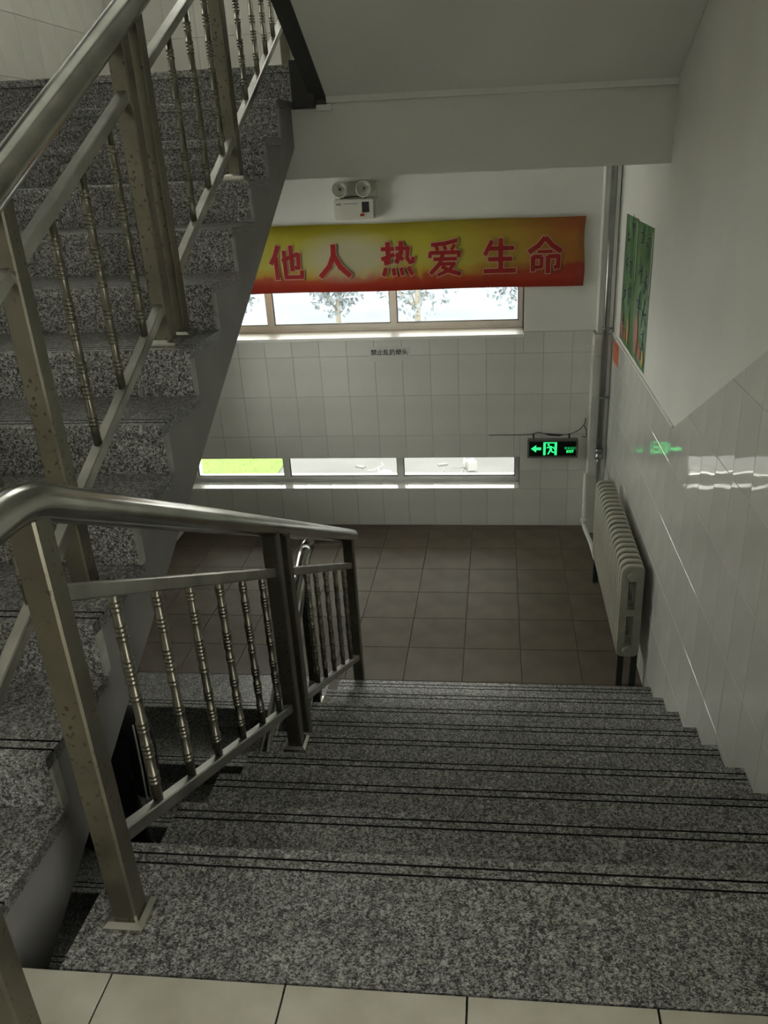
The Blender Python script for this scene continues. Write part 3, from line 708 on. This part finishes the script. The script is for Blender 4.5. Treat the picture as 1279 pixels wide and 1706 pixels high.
# posters on the right wall
def poster_mat(seed):
    def f(nt, n, l, b):
        tc = n.new('ShaderNodeTexCoord'); sp = n.new('ShaderNodeSeparateXYZ'); l.new(tc.outputs['Generated'], sp.inputs[0])
        ns = n.new('ShaderNodeTexNoise'); ns.inputs['Scale'].default_value = 3.5; ns.inputs['Detail'].default_value = 3
        mp = n.new('ShaderNodeMapping'); mp.inputs['Location'].default_value = (seed, seed, seed); mp.inputs['Scale'].default_value = (1, 1.2, .7); l.new(tc.outputs['Generated'], mp.inputs[0]); l.new(mp.outputs[0], ns.inputs['Vector'])
        r = ramp(n, [(.3, (.022, .11, .02)), (.45, (.055, .19, .055)), (.6, (.13, .26, .13)), (.7, (.07, .21, .035))]); l.new(ns.outputs['Fac'], r.inputs[0])
        ed = ramp(n, [(.0, (.05, .16, .04)), (.16, (1, 1, 1)), (.86, (1, 1, 1)), (1, (.1, .34, .06))]); l.new(sp.outputs['Y'], ed.inputs[0])
        mx = n.new('ShaderNodeMix'); mx.data_type = 'RGBA'; mx.blend_type = 'MULTIPLY'; mx.inputs['Factor'].default_value = .55; l.new(r.outputs[0], mx.inputs['A']); l.new(ed.outputs[0], mx.inputs['B'])
        l.new(mx.outputs['Result'], b.inputs['Base Color']); b.inputs['Roughness'].default_value = .4
    return mat('poster print', f)
M_flower = mottled('pink print', (.40, .10, .06), (.46, .18, .13), 14, .5); M_navy = simple('dark blue ink', (.015, .03, .06), .6); M_halo = simple('pale ink', (.55, .62, .52), .6)
M_yellowink = simple('ochre ink', (.5, .33, .08), .6)
def petal(parent, y, z, w, h, m, xoff):
    """pointed petal shape printed on the sheet, a very thin relief"""
    bm = bmesh.new(); n = 10
    pts = [(y+w*math.sin(math.pi*i/n)*(1-.25*i/n), z+h*i/n) for i in range(n+1)]+[(y-w*math.sin(math.pi*i/n)*(1-.25*i/n), z+h*i/n) for i in range(n-1, 0, -1)]
    prism(bm, pts, 'x', xoff-.0005, xoff+.0004); return obj('flower_print', bm, m, parent)
def strokes(parent, y, z, s, x, seed, m, grow=0.0, name='glyph'):
    """one small unreadable brush character: a few crossing strokes joined into one shape"""
    rnd = random.Random(seed); bm = bmesh.new()
    for k in range(6):
        horiz = k % 2 == 0; cy, cz = y+rnd.uniform(-.3, .3)*s, z+rnd.uniform(-.38, .38)*s; L = s*rnd.uniform(.3, .48); t = s*.055+grow
        a = rnd.uniform(-.5, .5)+(0 if horiz else math.pi/2); dy, dz = math.cos(a), math.sin(a)
        q = [(cy-dy*L-dz*t, cz-dz*L+dy*t), (cy+dy*L-dz*t*.5, cz+dz*L+dy*t*.5), (cy+dy*L+dz*t*.5, cz+dz*L-dy*t*.5), (cy-dy*L+dz*t, cz-dz*L-dy*t)]
        prism(bm, q, 'x', x-.0004, x+.0003)
    return obj(name, bm, m, parent)
def poster(y0, y1, z0, z1, label, seed, cols, flowers, corner_off):
    t = thing('poster', label, 'poster', (.008, (y0+y1)/2, z0))
    bm = bmesh.new(); n = 8; x = .0065
    F = []
    for i in range(n+1):
        y = y0+(y1-y0)*i/n; F.append((y, x-.0015*math.sin(i*1.1+seed)))
    vs = [[bm.verts.new((xx+dx, y, zz)) for y, xx in F] for dx, zz in ((0, z0+corner_off), (0, z1), (.0012, z1), (.0012, z0+corner_off))]
    for a, b in zip(vs, vs[1:]+vs[:1]):
        for i in range(n): bm.faces.new((a[i], a[i+1], b[i+1], b[i]))
    bm.faces.new([v[0] for v in vs]); bm.faces.new([v[n] for v in vs][::-1])
    obj('sheet', bm, poster_mat(seed), t)
    xs_ = .0042
    obj('white_edge', bx(xs_-.0004, xs_+.0005, y0+.004, y0+.022, z0+(z1-z0)*.55, z1-.02), M_halo, t)
    for f in flowers: petal(t, *f, xs_)
    k = 0
    for (yc, zt, zb, s) in cols:
        z = zt
        while z > zb:
            k += 1; strokes(t, yc, z, s, xs_-.0006, seed*100+k, M_halo, s*.03, 'glyph_halo'); strokes(t, yc, z, s, xs_-.0013, seed*100+k, M_navy); z -= s*1.45
    return t
poster(3.565, 4.03, .255, 1.008, 'green poster of brush writing close to the silver pipe', 3, [(3.72, .93, .42, .12), (3.89, .88, .35, .11)], [(3.93, .27, .07, .16, M_flower), (3.80, .27, .05, .09, M_flower), (3.70, .27, .04, .2, M_yellowink)], 0)
poster(3.075, 3.555, .255, 1.0, 'green poster of brush writing with a pink flower, beside the stair slope', 5, [(3.20, .90, .30, .115), (3.37, .92, .42, .115)], [(3.40, .27, .075, .27, M_flower), (3.26, .27, .05, .13, M_flower), (3.15, .27, .04, .1, M_yellowink)], 0)
rn = thing('red_notice', 'small red notice on the tiles behind the silver pipe', 'notice', (0, 4.1, .07))
obj('sheet', bx(-.0016, -.0003, 3.965, 4.2, .068, .205), mottled('red print', (.55, .07, .03), (.62, .16, .07), 9, .4), rn)
for k in range(3): obj('print_stripe', bx(-.0022, -.0017, 3.99, 4.18, .09+.03*k, .099+.03*k), simple('orange ink', (.62, .33, .14), .5), rn)
# ------------------------------------------------------------------ emergency light
em = thing('emergency_light', 'twin head emergency lamp on the wall above the banner', 'lamp', (-1.73, D, 1.03))
bm = bmesh.new(); box(bm, -1.865, -1.592, D-.058, D+.008, 1.008, 1.138); bmesh.ops.bevel(bm, geom=list(bm.edges), offset=.008, segments=2, affect='EDGES'); obj('housing', bm, M_white, em)
bm = bmesh.new(); box(bm, -1.862, -1.575, D-.012, D+.008, 1.13, 1.24); bmesh.ops.bevel(bm, geom=list(bm.edges), offset=.004, segments=1, affect='EDGES'); obj('back_plate', bm, M_white, em)
obj('switch_panel', bx(-1.675, -1.628, D-.0605, D-.057, 1.052, 1.118), M_black, em)
obj('test_button', bx(-1.69, -1.664, D-.063, D-.0575, 1.028, 1.044), simple('red button', (.3, .03, .02), .4), em)
obj('printed_line', bx(-1.80, -1.70, D-.0588, D-.0575, 1.106, 1.110), simple('grey ink', (.15, .15, .14), .6), em)
obj('name_plate', bx(-1.848, -1.815, D-.0588, D-.0575, 1.100, 1.112), simple('dull ink', (.22, .21, .18), .6), em)
M_reflector = simple('mirror reflector', (.9, .89, .83), .38, .45); M_bulbglass = glass('lamp glass', (.9, .92, .9))
for x in (-1.815, -1.655):
    hd = bmesh.new(); lathe(hd, [(.012, .06), (.03, .05), (.047, .018), (.052, 0), (.052, -.006), (.045, -.006), (.040, .016), (.02, .04), (.006, .045)], x, D-.075, 1.198, 20, 'y')
    h = obj('lamp_head', hd, M_white, em)
    bm = bmesh.new(); lathe(bm, [(.0405, .0), (.036, .018), (.02, .034), (.004, .037)], x, D-.077, 1.198, 20, 'y', 0, (0, 1)); obj('reflector', bm, M_reflector, h)
    bm = bmesh.new(); lathe(bm, [(.006, .03), (.009, .015), (.007, .002), (.002, -.002)], x, D-.076, 1.200, 10, 'y'); obj('bulb', bm, simple('dark bulb', (.06, .06, .05), .2), h)
    bm = bmesh.new(); lathe(bm, [(.009, 0), (.009, .03)], x, D-.035, 1.125, 10); obj('swivel', bm, M_black, h)
bm = bmesh.new(); sweep(bm, [(-1.80, D-.03, 1.146), (-1.735, D-.03, 1.152), (-1.67, D-.03, 1.146)], .004, 8); obj('wire', bm, M_black, em)
# ------------------------------------------------------------------ exit sign
ex = thing('exit_sign', 'lit green exit sign with running figure and arrow by the corner casing', 'sign', (-.365, D-.03, -.63))
EX0, EX1, EZ0, EZ1 = -.552, -.192, -.700, -.562
M_signgrey = simple('sign frame grey', (.22, .22, .2), .4, .6); M_signblack = simple('sign black face', (.008, .01, .008), .25); M_green = emit('lit green', (.03, 1, .22), 1.0)
obj('case', bx(EX0, EX1, D-.04, D-.0005, EZ0, EZ1), M_signgrey, ex)
fr = bmesh.new(); 
for a in ((EX0-.004, EX1+.004, EZ1-.012, EZ1+.002), (EX0-.004, EX1+.004, EZ0-.002, EZ0+.012), (EX0-.004, EX0+.008, EZ0+.012, EZ1-.012), (EX1-.008, EX1+.004, EZ0+.012, EZ1-.012)): box(fr, a[0], a[1], D-.046, D-.0402, a[2], a[3])
obj('rim', fr, M_signgrey, ex); yf = D-.0435
obj('face', bx(EX0+.009, EX1-.009, yf, D-.0402, EZ0+.013, EZ1-.013), M_signblack, ex)
def flat(pts, name):
    bm = bmesh.new(); prism(bm, pts, 'y', yf-.0012, yf-.0004); return obj(name, bm, M_green, ex)
zc = -.631; ax = EX0+.022
flat([(ax, zc), (ax+.038, zc+.028), (ax+.038, zc+.010), (ax+.074, zc+.010), (ax+.074, zc-.010), (ax+.038, zc-.010), (ax+.038, zc-.028)], 'arrow')
dx = EX0+.112
bm = bmesh.new(); 
for a in ((dx, dx+.017, zc-.05, zc+.05), (dx+.082, dx+.099, zc-.05, zc+.05), (dx+.017, dx+.082, zc+.042, zc+.05)): box(bm, a[0], a[1], yf-.0012, yf-.0004, a[2], a[3])
obj('door_symbol', bm, M_green, ex)
bm = bmesh.new()
def limb(a, b, w0, w1):
    d = Vector((b[0]-a[0], b[1]-a[1])).normalized(); nn = (-d.y, d.x)
    prism(bm, [(a[0]+nn[0]*w0, a[1]+nn[1]*w0), (b[0]+nn[0]*w1, b[1]+nn[1]*w1), (b[0]-nn[0]*w1, b[1]-nn[1]*w1), (a[0]-nn[0]*w0, a[1]-nn[1]*w0)], 'y', yf-.0012, yf-.0004)
ox = dx+.05
prism(bm, [(ox-.012+.008*math.cos(t), zc+.030+.008*math.sin(t)) for t in [2*math.pi*k/12 for k in range(12)]], 'y', yf-.0012, yf-.0004)
limb((ox, zc+.020), (ox+.006, zc-.010), .010, .008); limb((ox-.002, zc+.016), (ox-.026, zc+.006), .005, .004); limb((ox+.004, zc+.016), (ox+.026, zc+.008), .005, .004); limb((ox+.026, zc+.010), (ox+.028, zc-.004), .004, .003)
limb((ox+.002, zc-.008), (ox-.006, zc-.026), .006, .005); limb((ox-.006, zc-.026), (ox-.016, zc-.044), .005, .004); limb((ox+.008, zc-.008), (ox+.014, zc-.026), .006, .005); limb((ox+.014, zc-.026), (ox+.034, zc-.028), .005, .004)
obj('running_figure', bm, M_green, ex)
M_greend = emit('dim green', (.03, 1, .25), .42)
lettering('安全出口', .022, ex, (EX1-.052, yf-.0008, zc+.004), M_greend, ext=.0003, name='sign_text'); lettering('EXIT', .026, ex, (EX1-.052, yf-.0008, zc-.022), M_green, ext=.0003, name='sign_text', bold=.0008)
for x in (EX0+.04, EX1-.06):
    bm = bmesh.new(); box(bm, x-.006, x+.006, D-.02, D-.014, EZ1+.0025, EZ1+.03); lathe(bm, [(.007, -.008), (.007, .006)], x, D-.014, EZ1+.028, 10, 'y'); obj('hanger', bm, M_black, ex)
cab = thing('power_cable', 'thin dark cable looping above the exit sign to the corner', 'cable', (-.3, D-.012, -.54))
bm = bmesh.new(); sweep(bm, fillet([(-.84, D-.004, -.5355), (-.52, D-.005, -.534), (-.48, D-.008, -.512), (-.42, D-.03, -.522), (-.32, D-.03, -.53), (-.24, D-.01, -.53), (-.18, D-.006, -.50), (-.145, D-.004, -.46), (-.14, D-.004, -.41)], .03, 4), .0028, 6); obj('wire', bm, M_black, cab)
bm = bmesh.new(); sweep(bm, fillet([(-.145, D-.004, -.47), (-.126, D-.006, -.51), (-.128, D-.006, -.56), (-.16, D-.006, -.55)], .02, 4), .0028, 6); obj('loop', bm, M_black, cab)
bm = bmesh.new(); sweep(bm, [(-.43, D-.03, -.520), (-.40, D-.03, -.526), (-.33, D-.03, -.532), (-.30, D-.03, -.530)], [.004, .008, .008, .004], 8); obj('taped_joint', bm, M_black, cab)
# ------------------------------------------------------------------ a person half hidden on the lower flight
M_jacket = mottled('black tracksuit cloth', (.006, .006, .008), (.011, .011, .014), 30, .85); M_hair = mottled('black hair', (.005, .005, .006), (.012, .011, .011), 60, .5)
M_skin = simple('skin', (.42, .27, .19), .55); M_piping = simple('white piping', (.7, .69, .66), .6); M_shoe = simple('white shoe', (.5, .5, .48), .5)
PX0, PY0 = -2.335, 1.02
per = thing('person', 'person in black tracksuit with white piping, half hidden by the stringer on the lower flight', 'person', (PX0, PY0, zsB[11-4]))
def skin(name, joints, edges, m, root=0, sub=1, parent=None):
    me = bpy.data.meshes.new(name); base = world_loc(parent)
    me.from_pydata([Vector(j[:3])-base for j in joints], edges, []); o = link(name, me, parent); me.materials.append(m)
    o.modifiers.new('skin', 'SKIN').use_smooth_shade = True
    for i, j in enumerate(joints): me.skin_vertices[0].data[i].radius = (j[3], j[3] if len(j) < 5 else j[4])
    for i in range(len(joints)): me.skin_vertices[0].data[i].use_root = (i == root)
    s = o.modifiers.new('subsurf', 'SUBSURF'); s.levels = s.render_levels = sub
    return o
zf = zsB[11-4]; zf2 = zsB[11-3]
hx, hy, hz = PX0+.085, 1.20, -.375
J = [(PX0, 1.03, zf+.80, .125, .105), (PX0, 1.06, zf+.98, .12, .095), (PX0, 1.10, zf+1.16, .145, .10), (PX0, 1.13, zf+1.27, .10, .08), (PX0, 1.16, zf+1.36, .05),
     (PX0+.17, 1.12, zf+1.25, .062), (PX0+.205, 1.03, zf+1.00, .05), (PX0+.07, 1.20, zf+.92, .038),
     (PX0-.17, 1.12, zf+1.25, .062), (PX0-.205, 1.10, zf+1.00, .05), (PX0-.20, 1.26, zf+.84, .038),
     (PX0+.09, 1.03, zf+.74, .088), (PX0+.10, 1.03, zf+.44, .066), (PX0+.10, .98, zf+.10, .05),
     (PX0-.09, 1.05, zf+.74, .088), (PX0-.09, 1.27, zf+.58, .066), (PX0-.09, 1.27, zf2+.10, .05)]
E = [(0, 1), (1, 2), (2, 3), (3, 4), (3, 5), (5, 6), (6, 7), (3, 8), (8, 9), (9, 10), (0, 11), (11, 12), (12, 13), (0, 14), (14, 15), (15, 16)]
skin('body', J, E, M_jacket, 0, 2, per)
def uvball(c, r, sx=1, sy=1, sz=1, seg=20, rg=14):
    bm = bmesh.new(); bmesh.ops.create_uvsphere(bm, u_segments=seg, v_segments=rg, radius=r)
    for v in bm.verts: v.co = Vector((v.co.x*sx, v.co.y*sy, v.co.z*sz))+Vector(c)
    for f in bm.faces: f.smooth = True
    return bm
bm = uvball((hx, hy, hz), .098, .80, .98, 1.14)
for v in bm.verts:                                                    # chin, brow and cheeks; the face looks to +y
    d = v.co-Vector((hx, hy, hz))
    if d.z < -.03: v.co.x = hx+d.x*(1-.28*min(1, (-d.z-.03)/.07)); v.co.y += .012 if d.y > 0 else .012
hd = obj('head', bm, M_skin, per)
bm = uvball((hx, hy+.098, hz-.015), .014, .8, 1.1, 1.5, 10, 8); obj('nose', bm, M_skin, hd)
bm = bmesh.new()
for s in (-1, 1):
    b2 = uvball((hx+s*.032, hy+.083, hz+.012), .011, 1.2, .6, .7, 10, 8); me = bpy.data.meshes.new('t'); b2.to_mesh(me); b2.free(); bm.from_mesh(me)
obj('eyes', bm, simple('dark eyes', (.02, .015, .012), .2), hd)
bm = uvball((hx, hy+.086, hz-.052), .02, 1.1, .4, .32, 10, 8); obj('mouth', bm, simple('lips', (.35, .13, .11), .5), hd)
for s in (-1, 1): obj('ear', uvball((hx+s*.08, hy-.005, hz-.005), .024, .35, .75, 1.2, 10, 8), M_skin, hd)
bm = uvball((hx, hy-.008, hz+.012), .108, .86, 1.0, 1.12, 24, 18)
bmesh.ops.delete(bm, geom=[v for v in bm.verts if v.co.y > hy+.035 and v.co.z < hz+.05], context='VERTS')
for v in bm.verts: v.co += Vector((math.sin(v.co.z*160+v.co.y*50), math.cos(v.co.x*170), math.sin(v.co.y*140)))*.0022
obj('hair', bm, M_hair, per)
for s, ax_, ay, az in ((1, PX0+.05, 1.21, zf+.92), (-1, PX0-.20, 1.26, zf+.84)):
    JJ = [(ax_, ay-.02, az+.02, .026, .018), (ax_, ay+.03, az-.04, .034, .016)]; EE = [(0, 1)]
    for k, (dxx, L) in enumerate(((-.027, .062), (-.009, .072), (.009, .068), (.026, .054))):
        b0 = len(JJ); JJ += [(ax_+dxx, ay+.055, az-.07, .0095), (ax_+dxx, ay+.055+L*.35, az-.07-L*.45, .0085), (ax_+dxx, ay+.05+L*.3, az-.07-L*.85, .0075)]; EE += [(1, b0), (b0, b0+1), (b0+1, b0+2)]
    b0 = len(JJ); JJ += [(ax_-s*.034, ay+.03, az-.03, .011), (ax_-s*.045, ay+.055, az-.065, .009)]; EE += [(0, b0), (b0, b0+1)]
    skin('hand', JJ, EE, M_skin, 0, 1, per)
for x, y, z in ((PX0+.10, .98, zf), (PX0-.09, 1.27, zf2)):
    bm = bmesh.new(); o_ = [(x-.035, y-.06), (x+.035, y-.06), (x+.045, y+.08), (x+.03, y+.16), (x-.03, y+.16), (x-.045, y+.08)]
    a = [bm.verts.new((*p, z+.001)) for p in o_]; b = [bm.verts.new((p[0], p[1], z+.035)) for p in o_]; c = [bm.verts.new((x+(p[0]-x)*.75, y+(p[1]-y)*.72-.01, z+(.10 if p[1] < y+.05 else .06))) for p in o_]
    for X, Y in ((a, b), (b, c)):
        for i in range(6): bm.faces.new((X[i], X[(i+1) % 6], Y[(i+1) % 6], Y[i]))
    bm.faces.new(a[::-1]); bm.faces.new(c); obj('shoe', bm, M_shoe, per)
for k in (-1, 0, 1):                                                  # three thin lines of piping down the right sleeve and trouser leg
    o_ = .016*k
    def on_arm(q, r): return (q[0]+.55*r+.83*o_, q[1]-.83*r+.55*o_, q[2])
    bm = bmesh.new(); sweep(bm, fillet([on_arm((PX0+.165, 1.115, zf+1.29), .052), on_arm((PX0+.185, 1.075, zf+1.14), .062), on_arm((PX0+.205, 1.03, zf+1.0), .054), on_arm((PX0+.18, 1.09, zf+.955), .05), on_arm((PX0+.13, 1.14, zf+.94), .042)], .05, 5), .004, 6); obj('sleeve_piping', bm, M_piping, per)
    bm = bmesh.new(); sweep(bm, fillet([(PX0+.178, 1.02+o_, zf+.72), (PX0+.167, 1.02+o_, zf+.44), (PX0+.152, .98+o_, zf+.12)], .05, 5), .0025, 6); obj('trouser_piping', bm, M_piping, per)
# ------------------------------------------------------------------ outside, seen through the slits
GZ = -6.4
struct('ground', bx(-60, 40, D+TH+.01, 90, GZ-.2, GZ), mottled('pale concrete yard', (.072, .072, .072), (.088, .088, .087), .6, .9), 'pale concrete yard outside')
struct('backdrop', bx(-60, 40, 24.8, 88, GZ+.002, GZ+.03), mottled('bluish ground tint', (.082, .096, .112), (.10, .115, .13), .3, .9), 'pale road added beyond the yard, tinted bluish in place of cool daylight')  # made-up strip of far ground, its bluish tint standing in for cooler daylight
M_lawn = mottled('bright lawn', (.075, .135, .015), (.09, .155, .022), 3, .9)
rnd = random.Random(3); bm = bmesh.new(); box(bm, -30, -6.75, 14.5, 24.5, GZ, GZ+.03)
for _ in range(2500):
    x, y = rnd.uniform(-14, -6.8), rnd.uniform(14.6, 24.4); a = rnd.uniform(0, 6.3); h = rnd.uniform(.02, .04)
    v = [bm.verts.new(p) for p in ((x-.012*math.cos(a), y-.012*math.sin(a), GZ+.03), (x+.012*math.cos(a), y+.012*math.sin(a), GZ+.03), (x+rnd.uniform(-.03, .03), y+rnd.uniform(-.03, .03), GZ+.03+h))]; bm.faces.new(v)
lawn = obj('lawn', bm, M_lawn); lawn['kind'] = 'stuff'; lawn['label'] = 'yellow green lawn outside the lower window'
M_bike = simple('pale bicycle paint', (.24, .24, .23), .4); M_tyre = simple('grey tyre', (.10, .10, .10), .7)  # one plain grey for tyres and saddle
def bicycle(x, y, rz, label):
    t = thing('bicycle', label, 'bicycle', (x, y, GZ)); t.rotation_euler.z = rz
    def pt(nm, m, *paths):
        bm = bmesh.new()
        for pth, r in paths: sweep(bm, pth, r, 8)
        bmesh.ops.recalc_face_normals(bm, faces=bm.faces); me = bpy.data.meshes.new(nm); bm.to_mesh(me); bm.free(); me.materials.append(m); return link(nm, me, t, (0, 0, 0))
    for s in (-.52, .52):
        circ = [(s+.32*math.cos(a), 0, .34+.32*math.sin(a)) for a in [2*math.pi*k/24 for k in range(25)]]
        wh = pt('wheel', M_tyre, (circ, .022))
        bm = bmesh.new()
        for k in range(10): a = math.pi*k/10; sweep(bm, [(s-.31*math.cos(a), 0, .34-.31*math.sin(a)), (s+.31*math.cos(a), 0, .34+.31*math.sin(a))], .003, 4)
        me = bpy.data.meshes.new('spokes'); bm.to_mesh(me); bm.free(); me.materials.append(M_bike); link('spokes', me, wh, (0, 0, 0))
    pt('frame', M_bike, ([(-.52, 0, .34), (-.08, 0, .32), (.36, 0, .78), (-.18, 0, .82), (-.08, 0, .32)], .02), ([(-.52, 0, .34), (-.18, 0, .82), (-.2, 0, .92)], .017), ([(.52, 0, .34), (.36, 0, .82), (.33, 0, 1.0)], .018))
    pt('handlebar', M_bike, ([(.22, -.28, 1.02), (.34, -.2, 1.02), (.34, .2, 1.02), (.22, .28, 1.02)], .014))
    bm = bmesh.new(); box(bm, -.34, -.08, -.07, .07, .92, .96); bmesh.ops.bevel(bm, geom=list(bm.edges), offset=.015, segments=2, affect='EDGES'); me = bpy.data.meshes.new('saddle'); bm.to_mesh(me); bm.free(); me.materials.append(M_tyre); link('saddle', me, t, (0, 0, 0))
    bm = bmesh.new(); box(bm, .40, .62, -.14, .14, .74, .94); me = bpy.data.meshes.new('basket'); bm.to_mesh(me); bm.free(); me.materials.append(M_bike); link('basket', me, t, (0, 0, 0))
bicycle(-1.9, 16.9, .35, 'pale bicycle parked in the yard beyond the window nearest the exit sign'); bicycle(-3.9, 16.6, -.5, 'pale bicycle in the yard beyond the middle pane')
M_leaf = mottled('pale leaves', (.15, .18, .20), (.22, .25, .28), 2, .8); M_bark = simple('pale bark', (.30, .27, .22), .9)  # leaf colour paled and blued to imitate overexposed daylight
def tree(x, y, h, r, seed, label):
    rnd = random.Random(seed); t = thing('tree', label, 'tree', (x, y, GZ), 'trees beyond the yard')
    bm = bmesh.new(); sweep(bm, [(x, y, GZ), (x+.05, y, GZ+h*.3), (x+.1, y, GZ+h*.55)], [.14, .11, .07], 8)
    for k in range(7):
        a = rnd.uniform(0, 6.3); z = GZ+h*rnd.uniform(.22, .5); sweep(bm, [(x+.05, y, z), (x+r*.4*math.cos(a), y+r*.4*math.sin(a), z+h*.15), (x+r*.8*math.cos(a), y+r*.8*math.sin(a), z+h*.32)], [.05, .035, .012], 6)
    obj('trunk', bm, M_bark, t)
    bm = bmesh.new()
    for _ in range(1100):
        a, b_, q = rnd.uniform(0, 6.3), math.acos(rnd.uniform(-1, 1)), rnd.random()**.45
        c = Vector((x+r*q*math.sin(b_)*math.cos(a), y+r*q*math.sin(b_)*math.sin(a), GZ+h*.62+h*.42*q*math.cos(b_)))
        d1 = Vector((rnd.uniform(-1, 1), rnd.uniform(-1, 1), rnd.uniform(-1, 1))).normalized()*.14; d2 = d1.cross(Vector((rnd.uniform(-1, 1), rnd.uniform(-1, 1), 1))).normalized()*.08
        bm.faces.new([bm.verts.new(c+v) for v in (d1, d2, -d1, -d2)])
    f = obj('foliage', bm, M_leaf, t); f['kind'] = 'stuff'
for i, (x, y, h, r, lab) in enumerate(((-13.0, 34, 6.2, 2.3, 'pale tree seen at the stringer end of the upper window'), (-8.2, 36, 5.0, 1.5, 'thin pale tree in the middle of the upper window'), (-4.2, 33, 6.4, 2.1, 'bushy pale tree behind the upper window mullion'), (.2, 35, 6.2, 2.1, 'pale tree at the casing end of the upper window'))): tree(x, y, h, r, i+11, lab)
